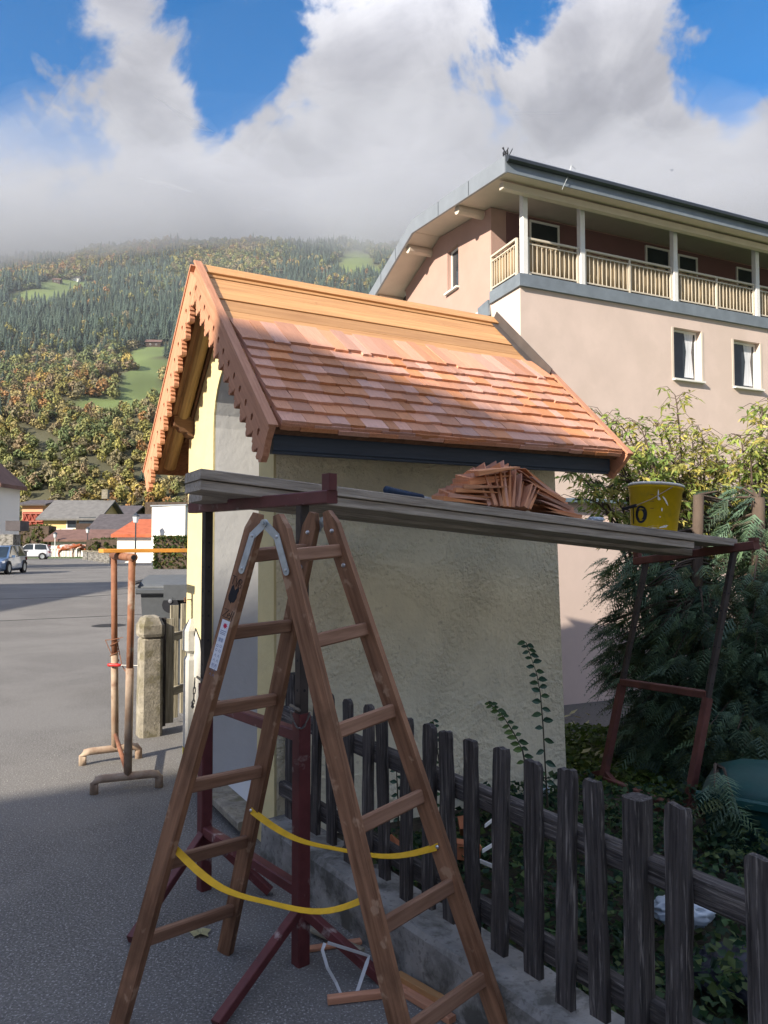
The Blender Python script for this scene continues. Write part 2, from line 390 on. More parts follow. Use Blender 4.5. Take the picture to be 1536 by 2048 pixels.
GR = (0.9, 11, 11)          # grain along x
MT = dict(
    asphalt=mat('asphalt', (0.134, 0.127, 0.120), 0.92, 0.5, 95, bump=0.55, bscale=130, bdist=0.006, patch=0.6, pcol=(0.185, 0.176, 0.166), pscale=0.5, pthr=0.5, spec=0.2, speck=(0.85, (0.36, 0.355, 0.345), 110, 0.60)),
    asphalt_new=mat('tar', (0.02, 0.02, 0.022), 0.8, 0.3, 30, bump=0.2),
    soil=mat('soil', (0.045, 0.035, 0.025), 0.95, 0.5, 14, bump=0.6, bscale=18, bdist=0.02, patch=0.6, pcol=(0.06, 0.08, 0.03), pscale=3),
    path=mat('garden_path', (0.10, 0.095, 0.09), 0.95, 0.3, 40, bump=0.4, bscale=60),
    bounce_gravel=mat('pale_bounce_gravel', (0.46, 0.43, 0.38), 0.95, 0.2, 30, bump=0.4, bscale=60),
    lawn=mat('lawn_ground', (0.06, 0.10, 0.025), 0.95, 0.4, 12, bump=0.4, bscale=30, bdist=0.02),
    plaster=mat('cream_roughcast', (0.83, 0.755, 0.55), 0.9, 0.07, 5, bump=1.0, bscale=34, bdist=0.032, bdetail=3.0, bmask=1.9, patch=0.22, pcol=(0.72, 0.64, 0.46), pscale=1.6, pthr=.52, spec=0.15, speck=(.35, (.42, .36, .24), 26, .66)),
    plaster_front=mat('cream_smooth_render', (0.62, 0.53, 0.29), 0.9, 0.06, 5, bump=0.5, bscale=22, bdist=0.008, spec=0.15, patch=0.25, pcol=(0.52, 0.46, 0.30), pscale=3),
    niche=mat('white_limewash', (0.58, 0.58, 0.58), 0.9, 0.04, 5, bump=0.45, bscale=9, bdist=0.010, spec=0.15),
    patchw=mat('bare_render', (0.50, 0.48, 0.43), 0.9, 0.1, 12, bump=0.3, bscale=60),
    larch=mat('fresh_larch', (0.42, 0.185, 0.105), 0.62, 0.25, 5, GR, bump=0.4, bscale=9, bdist=0.003, rnd=0.10, col2=(0.58, 0.29, 0.175)),
    shingle=mat('larch_shingle', (0.44, 0.185, 0.108), 0.7, 0.3, 5, (1.2, 16, 16), bump=0.5, bscale=7, bdist=0.003, rnd=0.2, hue=0.005, col2=(0.66, 0.335, 0.205)),
    spruce=mat('fresh_spruce', (0.40, 0.20, 0.082), 0.6, 0.2, 4, (0.6, 12, 12), bump=0.25, bscale=8, bdist=0.002, rnd=0.20, hue=0.0, col2=(0.56, 0.305, 0.13), patch=0.55, pcol=(0.30, 0.12, 0.05), pscale=11, pthr=0.67),
    oldwood=mat('dark_old_timber', (0.085, 0.045, 0.026), 0.7, 0.4, 6, GR, bump=0.5, bscale=9, bdist=0.004, rnd=0.1, col2=(0.20, 0.105, 0.06)),
    log=mat('peeled_log', (0.26, 0.17, 0.08), 0.65, 0.3, 5, GR, bump=0.3, bscale=9, rnd=0.05),
    bluefascia=mat('blue_grey_fascia', (0.035, 0.05, 0.075), 0.5, 0.15, 6, GR, bump=0.15, bscale=9),
    flashing=mat('dark_flashing', (0.10, 0.085, 0.08), 0.5, 0.15, 8, bump=0.05, metal=0.3),
    plankg=mat('weathered_plank', (0.25, 0.21, 0.17), 0.8, 0.3, 5, (0.8, 12, 12), bump=0.8, bscale=10, bdist=0.006, rnd=0.12, col2=(0.54, 0.47, 0.39)),
    maroon=mat('maroon_paint', (0.115, 0.032, 0.033), 0.5, 0.25, 9, bump=0.15, bscale=30, patch=0.75, pcol=(0.42, 0.36, 0.34), pscale=11, pthr=0.66),
    maroonr=mat('faded_red_paint', (0.135, 0.050, 0.04), 0.6, 0.25, 9, bump=0.15, bscale=30, patch=0.6, pcol=(0.09, 0.05, 0.04), pscale=7, pthr=0.6),
    steeld=mat('dark_steel_tube', (0.055, 0.045, 0.042), 0.5, 0.3, 9, bump=0.1, metal=0.3),
    steel=mat('galvanised_steel', (0.46, 0.50, 0.52), 0.42, 0.2, 20, bump=0.1, metal=0.6),
    bolt=mat('zinc_bolt', (0.6, 0.62, 0.66), 0.3, 0.1, 10, bump=0, metal=0.9),
    chain=mat('chain_steel', (0.20, 0.19, 0.18), 0.45, 0.3, 30, bump=0, metal=0.8),
    ladder=mat('varnished_wood', (0.120, 0.056, 0.030), 0.55, 0.3, 4, (0.9, 13, 13), bump=0.3, bscale=9, bdist=0.002, rnd=0.14, col2=(0.30, 0.155, 0.088), patch=0.5, pcol=(0.085, 0.042, 0.022), pscale=3, pthr=0.56, speck=(.6, (.40, .26, .17), 16, .64)),
    rung=mat('worn_rung_wood', (0.17, 0.085, 0.05), 0.65, 0.3, 4, (0.9, 13, 13), bump=0.3, bscale=9, bdist=0.002, rnd=0.15, col2=(0.30, 0.17, 0.11)),
    strap=mat('yellow_webbing', (0.62, 0.36, 0.015), 0.6, 0.1, 30, (1, 1, 1), bump=0.2, bscale=300, bdist=0.001),
    black=mat('black_marker', (0.012, 0.013, 0.018), 0.6, 0.2, 20, bump=0),
    sticker=mat('white_sticker', (0.72, 0.74, 0.80), 0.4, 0.03, 10, bump=0),
    stred=mat('red_print', (0.55, 0.02, 0.07), 0.5, 0.05, 10, bump=0),
    stblue=mat('blue_grey_print', (0.13, 0.17, 0.30), 0.5, 0.1, 10, bump=0),
    picket=mat('black_weathered_wood', (0.020, 0.017, 0.017), 0.85, 0.5, 5, (0.8, 15, 15), bump=1.0, bscale=9, bdist=0.008, rnd=0.25, col2=(0.10, 0.088, 0.084), patch=0.8, pcol=(0.26, 0.235, 0.215), pscale=-6, pthr=0.60),
    concrete=mat('mossy_concrete', (0.25, 0.24, 0.225), 0.92, 0.3, 7, bump=0.5, bscale=45, bdist=0.006, patch=0.8, pcol=(0.06, 0.057, 0.047), pscale=5.0, pthr=0.53, speck=(.5, (.10, .095, .08), 40, .62)),
    concpost=mat('pale_concrete', (0.26, 0.235, 0.19), 0.92, 0.35, 9, bump=0.8, bscale=60, bdist=0.006, patch=0.75, pcol=(0.13, 0.115, 0.06), pscale=5.0, pthr=0.54, speck=(.5, (.12, .11, .09), 45, .60)),
    whitepaint=mat('weathered_white_paint', (0.46, 0.45, 0.42), 0.7, 0.1, 8, bump=0.2, patch=0.4, pcol=(0.3, 0.3, 0.28), pscale=9, pthr=0.62),
    yellowpaint=mat('yellow_paint', (0.45, 0.36, 0.02), 0.7, 0.2, 12, bump=0.2),
    oldpicket=mat('grey_split_wood', (0.16, 0.14, 0.10), 0.85, 0.3, 5, (0.8, 14, 14), bump=0.9, bscale=10, bdist=0.006, rnd=0.2, col2=(0.42, 0.38, 0.29)),
    rust=mat('rusty_pipe', (0.16, 0.062, 0.034), 0.75, 0.35, 10, bump=0.4, bscale=60, bdist=0.002, col2=(0.28, 0.13, 0.075), patch=0.7, pcol=(0.34, 0.29, 0.24), pscale=6, pthr=0.60),
    rustpale=mat('mortar_stained_pipe', (0.30, 0.20, 0.14), 0.8, 0.3, 10, bump=0.5, bscale=40, bdist=0.003, col2=(0.42, 0.33, 0.25), patch=0.6, pcol=(0.16, 0.075, 0.045), pscale=7, pthr=0.58),
    orangeplank=mat('orange_formwork_board', (0.62, 0.28, 0.055), 0.6, 0.25, 6, GR, bump=0.3, bscale=9),
    redplastic=mat('red_plastic', (0.42, 0.02, 0.02), 0.35, 0.1, 10, bump=0),
    binbody=mat('grey_bin_plastic', (0.075, 0.082, 0.092), 0.5, 0.1, 14, bump=0.1, bscale=80),
    bucket=mat('yellow_bucket_plastic', (0.68, 0.46, 0.014), 0.45, 0.12, 8, bump=0.1, bscale=30, patch=0.35, pcol=(0.34, 0.26, 0.05), pscale=9, pthr=0.6),
    splat=mat('dried_white_paint', (0.72, 0.68, 0.60), 0.8, 0.1, 20, bump=0.3, bscale=40),
    bluehandle=mat('blue_rubber_grip', (0.015, 0.035, 0.075), 0.5, 0.2, 20, bump=0.1),
    wall_cream=mat('pale_render', (0.65, 0.525, 0.47), 0.9, 0.05, 1.2, patch=.45, pcol=(.58, .47, .41), pscale=.55, pthr=.53, bump=0.15, bscale=60, bdist=0.004, spec=0.15),
    wall_mauve=mat('mauve_render', (0.45, 0.30, 0.26), 0.9, 0.05, 1.2, patch=.3, pcol=(.40, .27, .225), pscale=.5, pthr=.55, bump=0.15, bscale=60, bdist=0.004, spec=0.15),
    wall_shade=mat('plum_shade', (0.19, 0.105, 0.105), 0.9, 0.05, 1.2, bump=0.1, bscale=60, spec=0.15),
    soffit=mat('cream_soffit', (0.62, 0.54, 0.46), 0.8, 0.05, 2, bump=0.05),
    roofmetal=mat('blue_grey_sheet_metal', (0.27, 0.30, 0.34), 0.45, 0.08, 2, bump=0.05, metal=0.3),
    guttermetal=mat('dark_gutter_metal', (0.06, 0.07, 0.085), 0.4, 0.1, 3, bump=0.05, metal=0.5),
    slabmetal=mat('slab_edge_metal', (0.20, 0.235, 0.275), 0.5, 0.12, 3, bump=0.05, metal=0.2),
    railpaint=mat('beige_railing_paint', (0.58, 0.52, 0.43), 0.5, 0.05, 4, bump=0.03),
    whitepost=mat('white_painted_steel', (0.74, 0.74, 0.74), 0.5, 0.04, 4, bump=0.03),
    screen=mat('beige_balcony_cloth', (0.34, 0.255, 0.16), 0.8, 0.18, 3, (1, 1, 0.2), bump=0.5, bscale=6, bdist=0.05),
    glass=mat('window_glass', (0.03, 0.04, 0.05), 0.06, 0.3, 1.0, bump=0, spec=0.8),
    curtain=mat('white_curtain', (0.62, 0.64, 0.68), 0.85, 0.15, 8, (6, 6, 0.3), bump=0.3, bscale=4, bdist=0.02),
    winframe=mat('white_window_frame', (0.76, 0.75, 0.72), 0.5, 0.03, 4, bump=0.02),
    coping=mat('coping_metal', (0.18, 0.24, 0.29), 0.4, 0.1, 3, bump=0.03, metal=0.3),
)


def leafmat(name, attr='col', trans=0.3, rough=0.55):
    return mat(name, (0.1, 0.1, 0.1), rough, 0.25, 3, bump=0, attr=attr, trans=trans, spec=0.3)


MT['leaf'] = leafmat('leaf', trans=0.42)
MT['conifer_leaf'] = leafmat('conifer_leaf', trans=0.2, rough=0.65)
MT['far_leaf'] = leafmat('far_leaf', trans=0.0, rough=0.9)
MT['bark'] = mat('bark', (0.085, 0.062, 0.048), 0.9, 0.4, 8, (1, 1, 0.3), bump=0.8, bscale=20, bdist=0.01)
MT['stemgreen'] = mat('stem', (0.06, 0.05, 0.03), 0.7, 0.3, 10, bump=0)


def np_mesh(name, V, F, mats, colors=None, smooth=False, parent=None, loc=None, fcol=None):
    """V (n,3) float, F (m,k) int with constant k"""
    loc = wloc(parent) if loc is None else Vector(loc)
    me = bpy.data.meshes.new(name)
    V = np.asarray(V, dtype=np.float32) - np.array(loc, dtype=np.float32)
    F = np.asarray(F, dtype=np.int32); k = F.shape[1]
    me.vertices.add(len(V)); me.vertices.foreach_set('co', V.ravel())
    me.loops.add(F.size); me.loops.foreach_set('vertex_index', F.ravel())
    me.polygons.add(len(F)); me.polygons.foreach_set('loop_start', np.arange(0, F.size, k, dtype=np.int32))
    me.polygons.foreach_set('loop_total', np.full(len(F), k, dtype=np.int32))
    if smooth: me.polygons.foreach_set('use_smooth', np.ones(len(F), dtype=bool))
    me.update(calc_edges=True)
    if colors is not None:
        a = me.color_attributes.new('col', 'FLOAT_COLOR', 'POINT')
        c = np.ones((len(V), 4), dtype=np.float32); c[:, :3] = colors
        a.data.foreach_set('color', c.ravel())
    if not isinstance(mats, (list, tuple)): mats = [mats]
    for m in mats: me.materials.append(m)
    return put(name, me, parent, loc)
# ------------------------------------------------------------------ ground, road, garden
def sheet(name, poly, z, m, kind='structure'):
    o = MB().prism([(x, y, z) for x, y in poly], (0, 0, -0.05)).build(name, m, None, (0, 0, 0))
    return tag(o, kind=kind)


sheet('ground', [(-2500, -300), (2500, -300), (2500, 2600), (-2500, 2600)], -0.7, MT['lawn'])
sheet('meadow', [(-900, 84), (900, 84), (900, 420), (-900, 420)], -0.02, MT['lawn'])
road = sheet('road', [(-60, -25), (-0.3, -25), (0.75, 1.9), (-0.62, 4.2), (-1.5, 5.75), (-1.32, 9.2), (-4.2, 30), (-12, 60), (-22, 86), (-80, 86), (-80, 10)], 0.0, MT['asphalt'])
# seams and kerb lines in the road surface
for k, (pts, w, m) in enumerate((
        ([(-9.5, 27), (-7.4, 33), (-7.8, 36.5)], .12, 'asphalt_new'), ([(-14, 21), (-9, 23.5), (-5, 31)], .10, 'asphalt_new'),
        ([(-9, 15.5), (-5.6, 17.5), (-2.8, 17.9)], .06, 'asphalt_new'))):
    b = MB()
    for p, q in zip(pts[:-1], pts[1:]):
        b.bar((*p, 0.0025), (*q, 0.0025), w, 0.004)
    b.build('tar_seam', MT[m], road)
for k, (p, q, w) in enumerate((((-42, 61), (-12.3, 61), .35), ((-52, 84.5), (-22, 84.5), .35))):
    tag(MB().bar((*p, 0.004), (*q, 0.004), w, 0.008).build('gutter_stone', MT['concpost'], road))
b = MB()
b.lathe([(0.001, .006), (.30, .006), (.33, .0)], 20, (-5.4, 15.2, 0)); b.build('manhole_cover', MT['asphalt_new'], road)

sheet('bounce_forecourt', [(3.4, -60), (70, -60), (70, 4.5), (3.4, -2.2)], 0.0, MT['bounce_gravel'])  # unseen pale sheet, added to bounce sunlight onto the shrine's long wall
FD = Vector((0.555, -0.832, 0)).normalized(); FA = Vector((-0.576, 4.03, 0))     # fence line
GZ = 0.05
o = MB().prism([(-0.55, 4.09, GZ), (3.1, -1.6, GZ), (9, -2, GZ), (9, 8.6, -.26), (1.3, 7.0, -.20), (1.13, 5.05, GZ - .02)], (0, 0, -.3)).build('garden_bed', MT['soil'], None, (0, 0, 0))
recalc(tag(o, kind='structure'))
sheet('garden_path', [(-3.2, 6.3), (1.2, 6.9), (9, 8.3), (14, 16.0), (-2.5, 9.2)], -.25, MT['path'])

# ------------------------------------------------------------------ low rendered boundary wall behind the garden
U2 = Vector((0.903, 0.43, 0)).normalized(); V2 = Vector((-0.351, 0.936, 0)).normalized()
N2 = Vector((0.43, -0.903, 0)).normalized()
wp = at(1150, 1420, 9.0); WB = wp.z
r0, r1 = wp - U2 * 1.5, wp + U2 * 9
r0.z = r1.z = WB
bw = thing('boundary_wall', wp, 'low pale rendered wall with blue grey metal coping behind the shrine', 'wall')
MB().bar(r0 + Vector((0, 0, 1.1)) - N2 * .15, r1 + Vector((0, 0, 1.1)) - N2 * .15, .3, 2.6).build('wall', MT['wall_cream'], bw)
MB().bar(r0 + Vector((0, 0, 2.17)) + N2 * .008, r1 + Vector((0, 0, 2.17)) + N2 * .008, .03, .035).build('drip_ledge', MT['wall_cream'], bw)
MB().bar(r0 + Vector((0, 0, 2.425)) - N2 * .12, r1 + Vector((0, 0, 2.425)) - N2 * .12, .44, .05, ch=.006).build('coping', MT['coping'], bw)


# ------------------------------------------------------------------ houses
def gable_house(name, label, base, ux, w, d, h, rh, wm, rm, over=.5, windows=(), cat='house', group=None, ridge='u', th=.22, chimney=None, wframe='winframe'):
    """base: ground point of the front left corner; ux: direction of the front; front faces -vy.  windows: (face, s, z, w, h)"""
    base = Vector(base); ux = Vector((*ux, 0)).normalized(); vy = Vector((-ux.y, ux.x, 0))
    t = thing(name, base, label, cat, group)
    P = lambda a, b_, z: base + ux * a + vy * b_ + Vector((0, 0, z))
    b = MB()
    if ridge == 'u':
        pent = [P(0, 0, 0), P(0, d, 0), P(0, d, h), P(0, d / 2, h + rh), P(0, 0, h)]
        b.prism(pent, ux * w)
    else:
        pent = [P(0, 0, 0), P(w, 0, 0), P(w, 0, h), P(w / 2, 0, h + rh), P(0, 0, h)]
        b.prism(pent, vy * d)
    b.build('wall', wm, t)
    rb = MB(); up = Vector((0, 0, th))
    if ridge == 'u':
        sl = rh / (d / 2)
        for sg in (-1, 1):
            e = d / 2 + sg * (d / 2 + over); z0 = h - over * sl + .02
            rb.prism([P(-over, e, z0), P(-over, d / 2, h + rh + .02), P(-over, d / 2, h + rh + .02 + th), P(-over, e, z0 + th)], ux * (w + 2 * over))
    else:
        sl = rh / (w / 2)
        for sg in (-1, 1):
            e = w / 2 + sg * (w / 2 + over); z0 = h - over * sl + .02
            rb.prism([P(e, -over, z0), P(w / 2, -over, h + rh + .02), P(w / 2, -over, h + rh + .02 + th), P(e, -over, z0 + th)], vy * (d + 2 * over))
    roof = rb.build('roof', rm, t)
    if chimney:
        a, bb, z, s = chimney
        MB().box(P(a, bb, z), (s, s, 1.4)).build('chimney', MT['concpost'], roof)
    for fc, s, z, ww, wh in windows:
        if fc == 'f': c = P(s, -.03, z); xd, nd = ux, -vy
        elif fc == 'l': c = P(-.03, s, z); xd, nd = vy, -ux
        else: c = P(w + .03, s, z); xd, nd = vy, ux
        fr = MB(); up_ = Vector((0, 0, 1))
        for sx in (-1, 1):
            fr.bar(c + xd * sx * (ww / 2) - up_ * wh / 2, c + xd * sx * (ww / 2) + up_ * wh / 2, .12, .08, up=nd)
        for sz in (-1, 1):
            fr.bar(c - xd * (ww / 2 + .06) + up_ * sz * wh / 2, c + xd * (ww / 2 + .06) + up_ * sz * wh / 2, .12, .085, up=nd)
        win = fr.build('window', MT[wframe], t)
        MB().box(c - nd * .008, (ww, .03, wh), frame(xd)).build('pane', MT['glass'], win)
    return t, P, ux, vy


MT['white_wall'] = mat('white_render', (0.74, 0.72, 0.68), 0.9, 0.04, 0.5, bump=0.05)
MT['yellow_wall'] = mat('yellow_render', (0.66, 0.50, 0.24), 0.9, 0.05, 0.5, bump=0.05)
MT['pink_wall'] = mat('apricot_render', (0.60, 0.38, 0.24), 0.9, 0.05, 0.5, bump=0.05)
MT['roof_grey'] = mat('grey_roof_sheet', (0.15, 0.145, 0.14), 0.8, 0.2, 1.5, bump=0.3, bscale=3, bdist=0.05)
MT['roof_dark'] = mat('dark_roof_tile', (0.085, 0.075, 0.08), 0.8, 0.25, 1.5, bump=0.4, bscale=4, bdist=0.05)
MT['roof_brown'] = mat('brown_roof_tile', (0.15, 0.085, 0.07), 0.8, 0.25, 1.5, bump=0.4, bscale=4, bdist=0.05)
MT['roof_red'] = mat('red_roof_tile', (0.42, 0.11, 0.05), 0.8, 0.25, 2.0, bump=0.5, bscale=5, bdist=0.05)
MT['red_timber'] = mat('red_stained_timber', (0.26, 0.045, 0.03), 0.7, 0.2, 2, bump=0.1)
MT['dark_timber'] = mat('dark_balcony_timber', (0.05, 0.03, 0.022), 0.7, 0.3, 2, bump=0.1)

# houses behind and beside the camera whose shadows fall across the street (outside the frame)
HU = Vector((0.85, 0.527, 0)).normalized(); HV = Vector((HU.y, -HU.x, 0))
hb = Vector((-7.8, -2.75, 0)) - HU * 22 + HV * 9.5
gable_house('neighbour_house', 'cream gabled house across the street behind the viewer', hb, (HU.x, HU.y), 22, 9.5, 7.65, 1.2,
            MT['white_wall'], MT['roof_brown'], .0, [('l', 3, 2, 1.2, 1.4)])
gable_house('street_house', 'white gabled house on the left side of the street outside the frame', (-27.5, 7.0, 0), (1, 0.05), 9, 12, 6.6, 2.6,
            MT['white_wall'], MT['roof_brown'], .6, [('f', 3, 2, 1.2, 1.4)], ridge='v')
# ------------------------------------------------------------------ wooded mountainside
def vnoise(x, y, seed=0):
    xi, yi = np.floor(x).astype(np.int64), np.floor(y).astype(np.int64); fx, fy = x - xi, y - yi
    fx = fx * fx * (3 - 2 * fx); fy = fy * fy * (3 - 2 * fy)

    def h(a, b):
        n = (a * 374761393 + b * 668265263 + seed * 1442695041) & 0x7fffffff
        n = ((n ^ (n >> 13)) * 1274126177) & 0x7fffffff
        return ((n ^ (n >> 16)) & 0xffff) / 65535.0
    return (h(xi, yi) * (1 - fx) + h(xi + 1, yi) * fx) * (1 - fy) + (h(xi, yi + 1) * (1 - fx) + h(xi + 1, yi + 1) * fx) * fy


def fbm(x, y, seed=0, o=4):
    s = 0; a = 0.5
    for i in range(o): s = s + a * vnoise(x * 2 ** i, y * 2 ** i, seed + i * 17); a *= 0.5
    return s


def terr(X, Y):
    X = np.asarray(X, float); Y = np.asarray(Y, float)
    y0 = 330 + 30 * np.sin(X / 170.0) - 0.10 * X
    s = np.maximum(0, Y - y0)
    z = 0.50 * s + 0.000045 * s * s + np.minimum(1, s / 200) * (70 * (fbm(X / 260, Y / 420, 3) - 0.5) + 26 * (fbm(X / 70, Y / 90, 9) - 0.5))
    return np.minimum(z * np.minimum(1, s / 40), 505) - 1.5 * (s <= 0)


def on_hill(px, py):
    r = ray(px, py); Y = np.linspace(340, 2300, 1500); k = Y / r.y
    z = CAMZ + r.z * k; g = terr(r.x * k, Y); i = int(np.argmax(g > z))
    return Vector((r.x * k[i], Y[i], float(g[i])))


MEAD = []
for px, py, rx, ry in ((95, 596, 70, 9), (150, 578, 55, 7), (300, 748, 34, 30), (300, 790, 45, 18), (225, 806, 60, 8), (285, 722, 34, 8), (712, 517, 34, 13), (300, 700, 40, 7), (735, 540, 26, 8)):
    c = on_hill(px, py); a = on_hill(px, py - ry); b_ = on_hill(px, py + ry)
    MEAD.append((c.x, c.y - 8, rx * 1.15 * c.y / FPX, 1.7 * max(8, (a.y - b_.y) / 2)))


def meadow(X, Y):
    m = np.full_like(X, -1.0)
    wob = 0.5 * (fbm(X / 25, Y / 25, 77, 3) - 0.5)
    for cx, cy_, rx, ry in MEAD:
        m = np.maximum(m, 1.0 - np.sqrt(((X - cx) / rx) ** 2 + ((Y - cy_) / ry) ** 2) + wob)
    return m


gx = np.linspace(-1, 1, 150); gy = np.linspace(300, 2300, 170)
GX = np.outer(gy * 0.95 + 150, gx); GY = np.outer(gy, np.ones(150)); GZm = terr(GX, GY)
V = np.stack([GX, GY, GZm], -1).reshape(-1, 3)
i = np.arange(169)[:, None] * 150 + np.arange(149)[None, :]
F = np.stack([i, i + 1, i + 151, i + 150], -1).reshape(-1, 4)
mm = np.clip(meadow(V[:, 0], V[:, 1]) * 6 + 0.5, 0, 1)[:, None]
fl = fbm(V[:, 0] / 30, V[:, 1] / 30, 5)[:, None]
colr = (1 - mm) * (np.array([0.085, 0.08, 0.045]) * (0.6 + 0.8 * fl)) + mm * np.array([0.14, 0.185, 0.062]) * (0.6 + 0.8 * fl)
hill = np_mesh('mountainside', V, F, MT['far_leaf'], colr, smooth=True, loc=(0, 0, 0)); tag(hill, kind='structure')

rs = np.random.RandomState(5)
N = 23000
Yt = np.sqrt(rs.rand(N) * (1500 ** 2 - 335 ** 2) + 335 ** 2)
Xt = (rs.rand(N) * 0.66 - 0.585) * Yt
keep = (terr(Xt, Yt) > 1.0) & (meadow(Xt, Yt) < 0.0) & (fbm(Xt / 45, Yt / 60, 61, 3) > 0.13)
edge = (meadow(Xt, Yt) > -0.0)
Xt, Yt = Xt[keep], Yt[keep]; Zt = terr(Xt, Yt)
hgt = np.clip((Zt) / 420.0, 0, 1)
spn = fbm(Xt / 95, Yt / 140, 21, 3) + 0.10 * rs.randn(len(Xt))
conif = spn + 0.34 * np.exp(-((Zt - 230) / 95.0) ** 2) + 0.05 * hgt > 0.66
con_far = conif


def forest(name, idx, protos, cols, label):
    Vs, Fs, Cs = [], [], []; base = 0
    n = len(idx); pk = rs.randint(0, len(protos), n)
    for p, (pv, pf, pshade) in enumerate(protos):
        sel = idx[pk == p]
        if len(sel) == 0: continue
        m = len(sel); sc = cols['size'](sel)
        ang = rs.rand(m) * 2 * pi; ca, sa = np.cos(ang), np.sin(ang)
        far = .58 + .42 * np.clip((Yt[sel] - 350) / 350, 0, 1); wx = sc[:, 1] * far; hz_ = sc[:, 0] * far
        x = (pv[None, :, 0] * ca[:, None] - pv[None, :, 1] * sa[:, None]) * wx[:, None] + Xt[sel][:, None]
        y = (pv[None, :, 0] * sa[:, None] + pv[None, :, 1] * ca[:, None]) * wx[:, None] + Yt[sel][:, None]
        z = pv[None, :, 2] * hz_[:, None] + Zt[sel][:, None] - 0.5
        Vs.append(np.stack([x, y, z], -1).reshape(-1, 3))
        Fs.append((pf[None, :, :] + (np.arange(m) * len(pv))[:, None, None] + base).reshape(-1, 3)); base += m * len(pv)
        c = cols['col'](sel)
        Cs.append((c[:, None, :] * pshade[None, :, None]).reshape(-1, 3))
    o = np_mesh(name, np.concatenate(Vs), np.concatenate(Fs), MT['far_leaf'], np.concatenate(Cs), loc=(0, 0, 0))
    return tag(o, label, 'forest', kind='stuff')


def conifer_proto():
    v, f, s = [], [], []
    T = 6
    for t in range(T):
        z0 = 0.10 + 0.80 * t / T; r = 0.5 * (1 - t / T) ** 0.85 + 0.04; k = 6
        a0 = rs.rand() * 6.28
        top = len(v); v.append((0, 0, z0 + 0.24)); s.append(0.9 + .2 * t / T)
        for j in range(k):
            a = a0 + j * 2 * pi / k; rr = r * (0.75 + 0.5 * rs.rand()); da = 0.30
            q = len(v)
            v += [(rr * cos(a), rr * sin(a), z0 - 0.05 * rs.rand()), (rr * .45 * cos(a + da * 1.4), rr * .45 * sin(a + da * 1.4), z0 + .07), (rr * .45 * cos(a - da * 1.4), rr * .45 * sin(a - da * 1.4), z0 + .07)]
            s += [1.25, 0.8, 0.8]
            f += [(top, q, q + 1), (top, q + 2, q)]
    return np.array(v), np.array(f), np.array(s)


def broad_proto():
    v, f, s = [], [], []
    for j in range(125):
        a = rs.rand() * 2 * pi; u = rs.rand() * 1.75 - 0.75; rr = sqrt(max(0, 1 - u * u)) * (0.72 + 0.35 * rs.rand())
        c = np.array([0.5 * rr * cos(a), 0.5 * rr * sin(a), 0.56 + 0.44 * u * (0.85 + .2 * rs.rand())])
        sz = 0.07 + 0.10 * rs.rand(); q = len(v)
        nrm_ = np.array([cos(a) * rr, sin(a) * rr, u + .5]) + 0.7 * rs.randn(3); nrm_ /= np.linalg.norm(nrm_)
        t1 = np.cross(nrm_, rs.randn(3)); t1 /= np.linalg.norm(t1); t2 = np.cross(nrm_, t1)
        for an in (0.3, 2.4, 4.5): v.append(tuple(c + sz * (t1 * cos(an) + t2 * sin(an))))
        sh = 0.75 + 0.6 * rs.rand(); s += [sh] * 3; f.append((q, q + 1, q + 2))
    q = len(v); v += [(.03, 0, 0), (-.02, .03, 0), (-.02, -.03, 0), (0, 0, .5)]; s += [.6] * 4; f += [(q, q + 1, q + 3), (q + 1, q + 2, q + 3), (q + 2, q, q + 3)]
    return np.array(v), np.array(f), np.array(s)


PAL = np.array([[.170, .170, .060], [.140, .155, .065], [.105, .130, .060], [.225, .185, .060], [.22, .130, .060], [.150, .120, .080], [.195, .175, .085], [.085, .115, .055], [.14, .13, .085]])
warm = fbm(Xt / 60, Yt / 90, 44, 3)


def bcol(sel):
    w = warm[sel] + 0.16 * rs.randn(len(sel))
    order = np.array([7, 2, 1, 8, 0, 6, 5, 3, 4])
    k = np.clip(((w - 0.15) / 0.70 * 9), 0, 8).astype(int)
    return PAL[order[k]] * (1.1 + 0.7 * rs.rand(len(sel), 1)) * np.array([[1.08, 1.0, .9]])


def ccol(sel):
    return np.array([[.062, .095, .078]]) * (0.6 + 0.8 * rs.rand(len(sel), 1)) + np.array([[.012, .010, .0]]) * rs.rand(len(sel), 1)


idc = np.nonzero(con_far)[0]; idb = np.nonzero(~con_far)[0]
forest('conifer_forest', idc, [conifer_proto() for _ in range(3)],
       dict(size=lambda s: np.stack([9 + 14 * rs.rand(len(s)), 5.5 + 4.5 * rs.rand(len(s))], -1), col=ccol), 'dark conifer woods across the mountainside')
forest('broadleaf_forest', idb, [broad_proto() for _ in range(4)],
       dict(size=lambda s: np.stack([(6 + 7 * rs.rand(len(s))) * (.7 + .6 * rs.rand(len(s))), 5.5 + 6 * rs.rand(len(s))], -1), col=bcol), 'autumn coloured broadleaf woods across the mountainside')

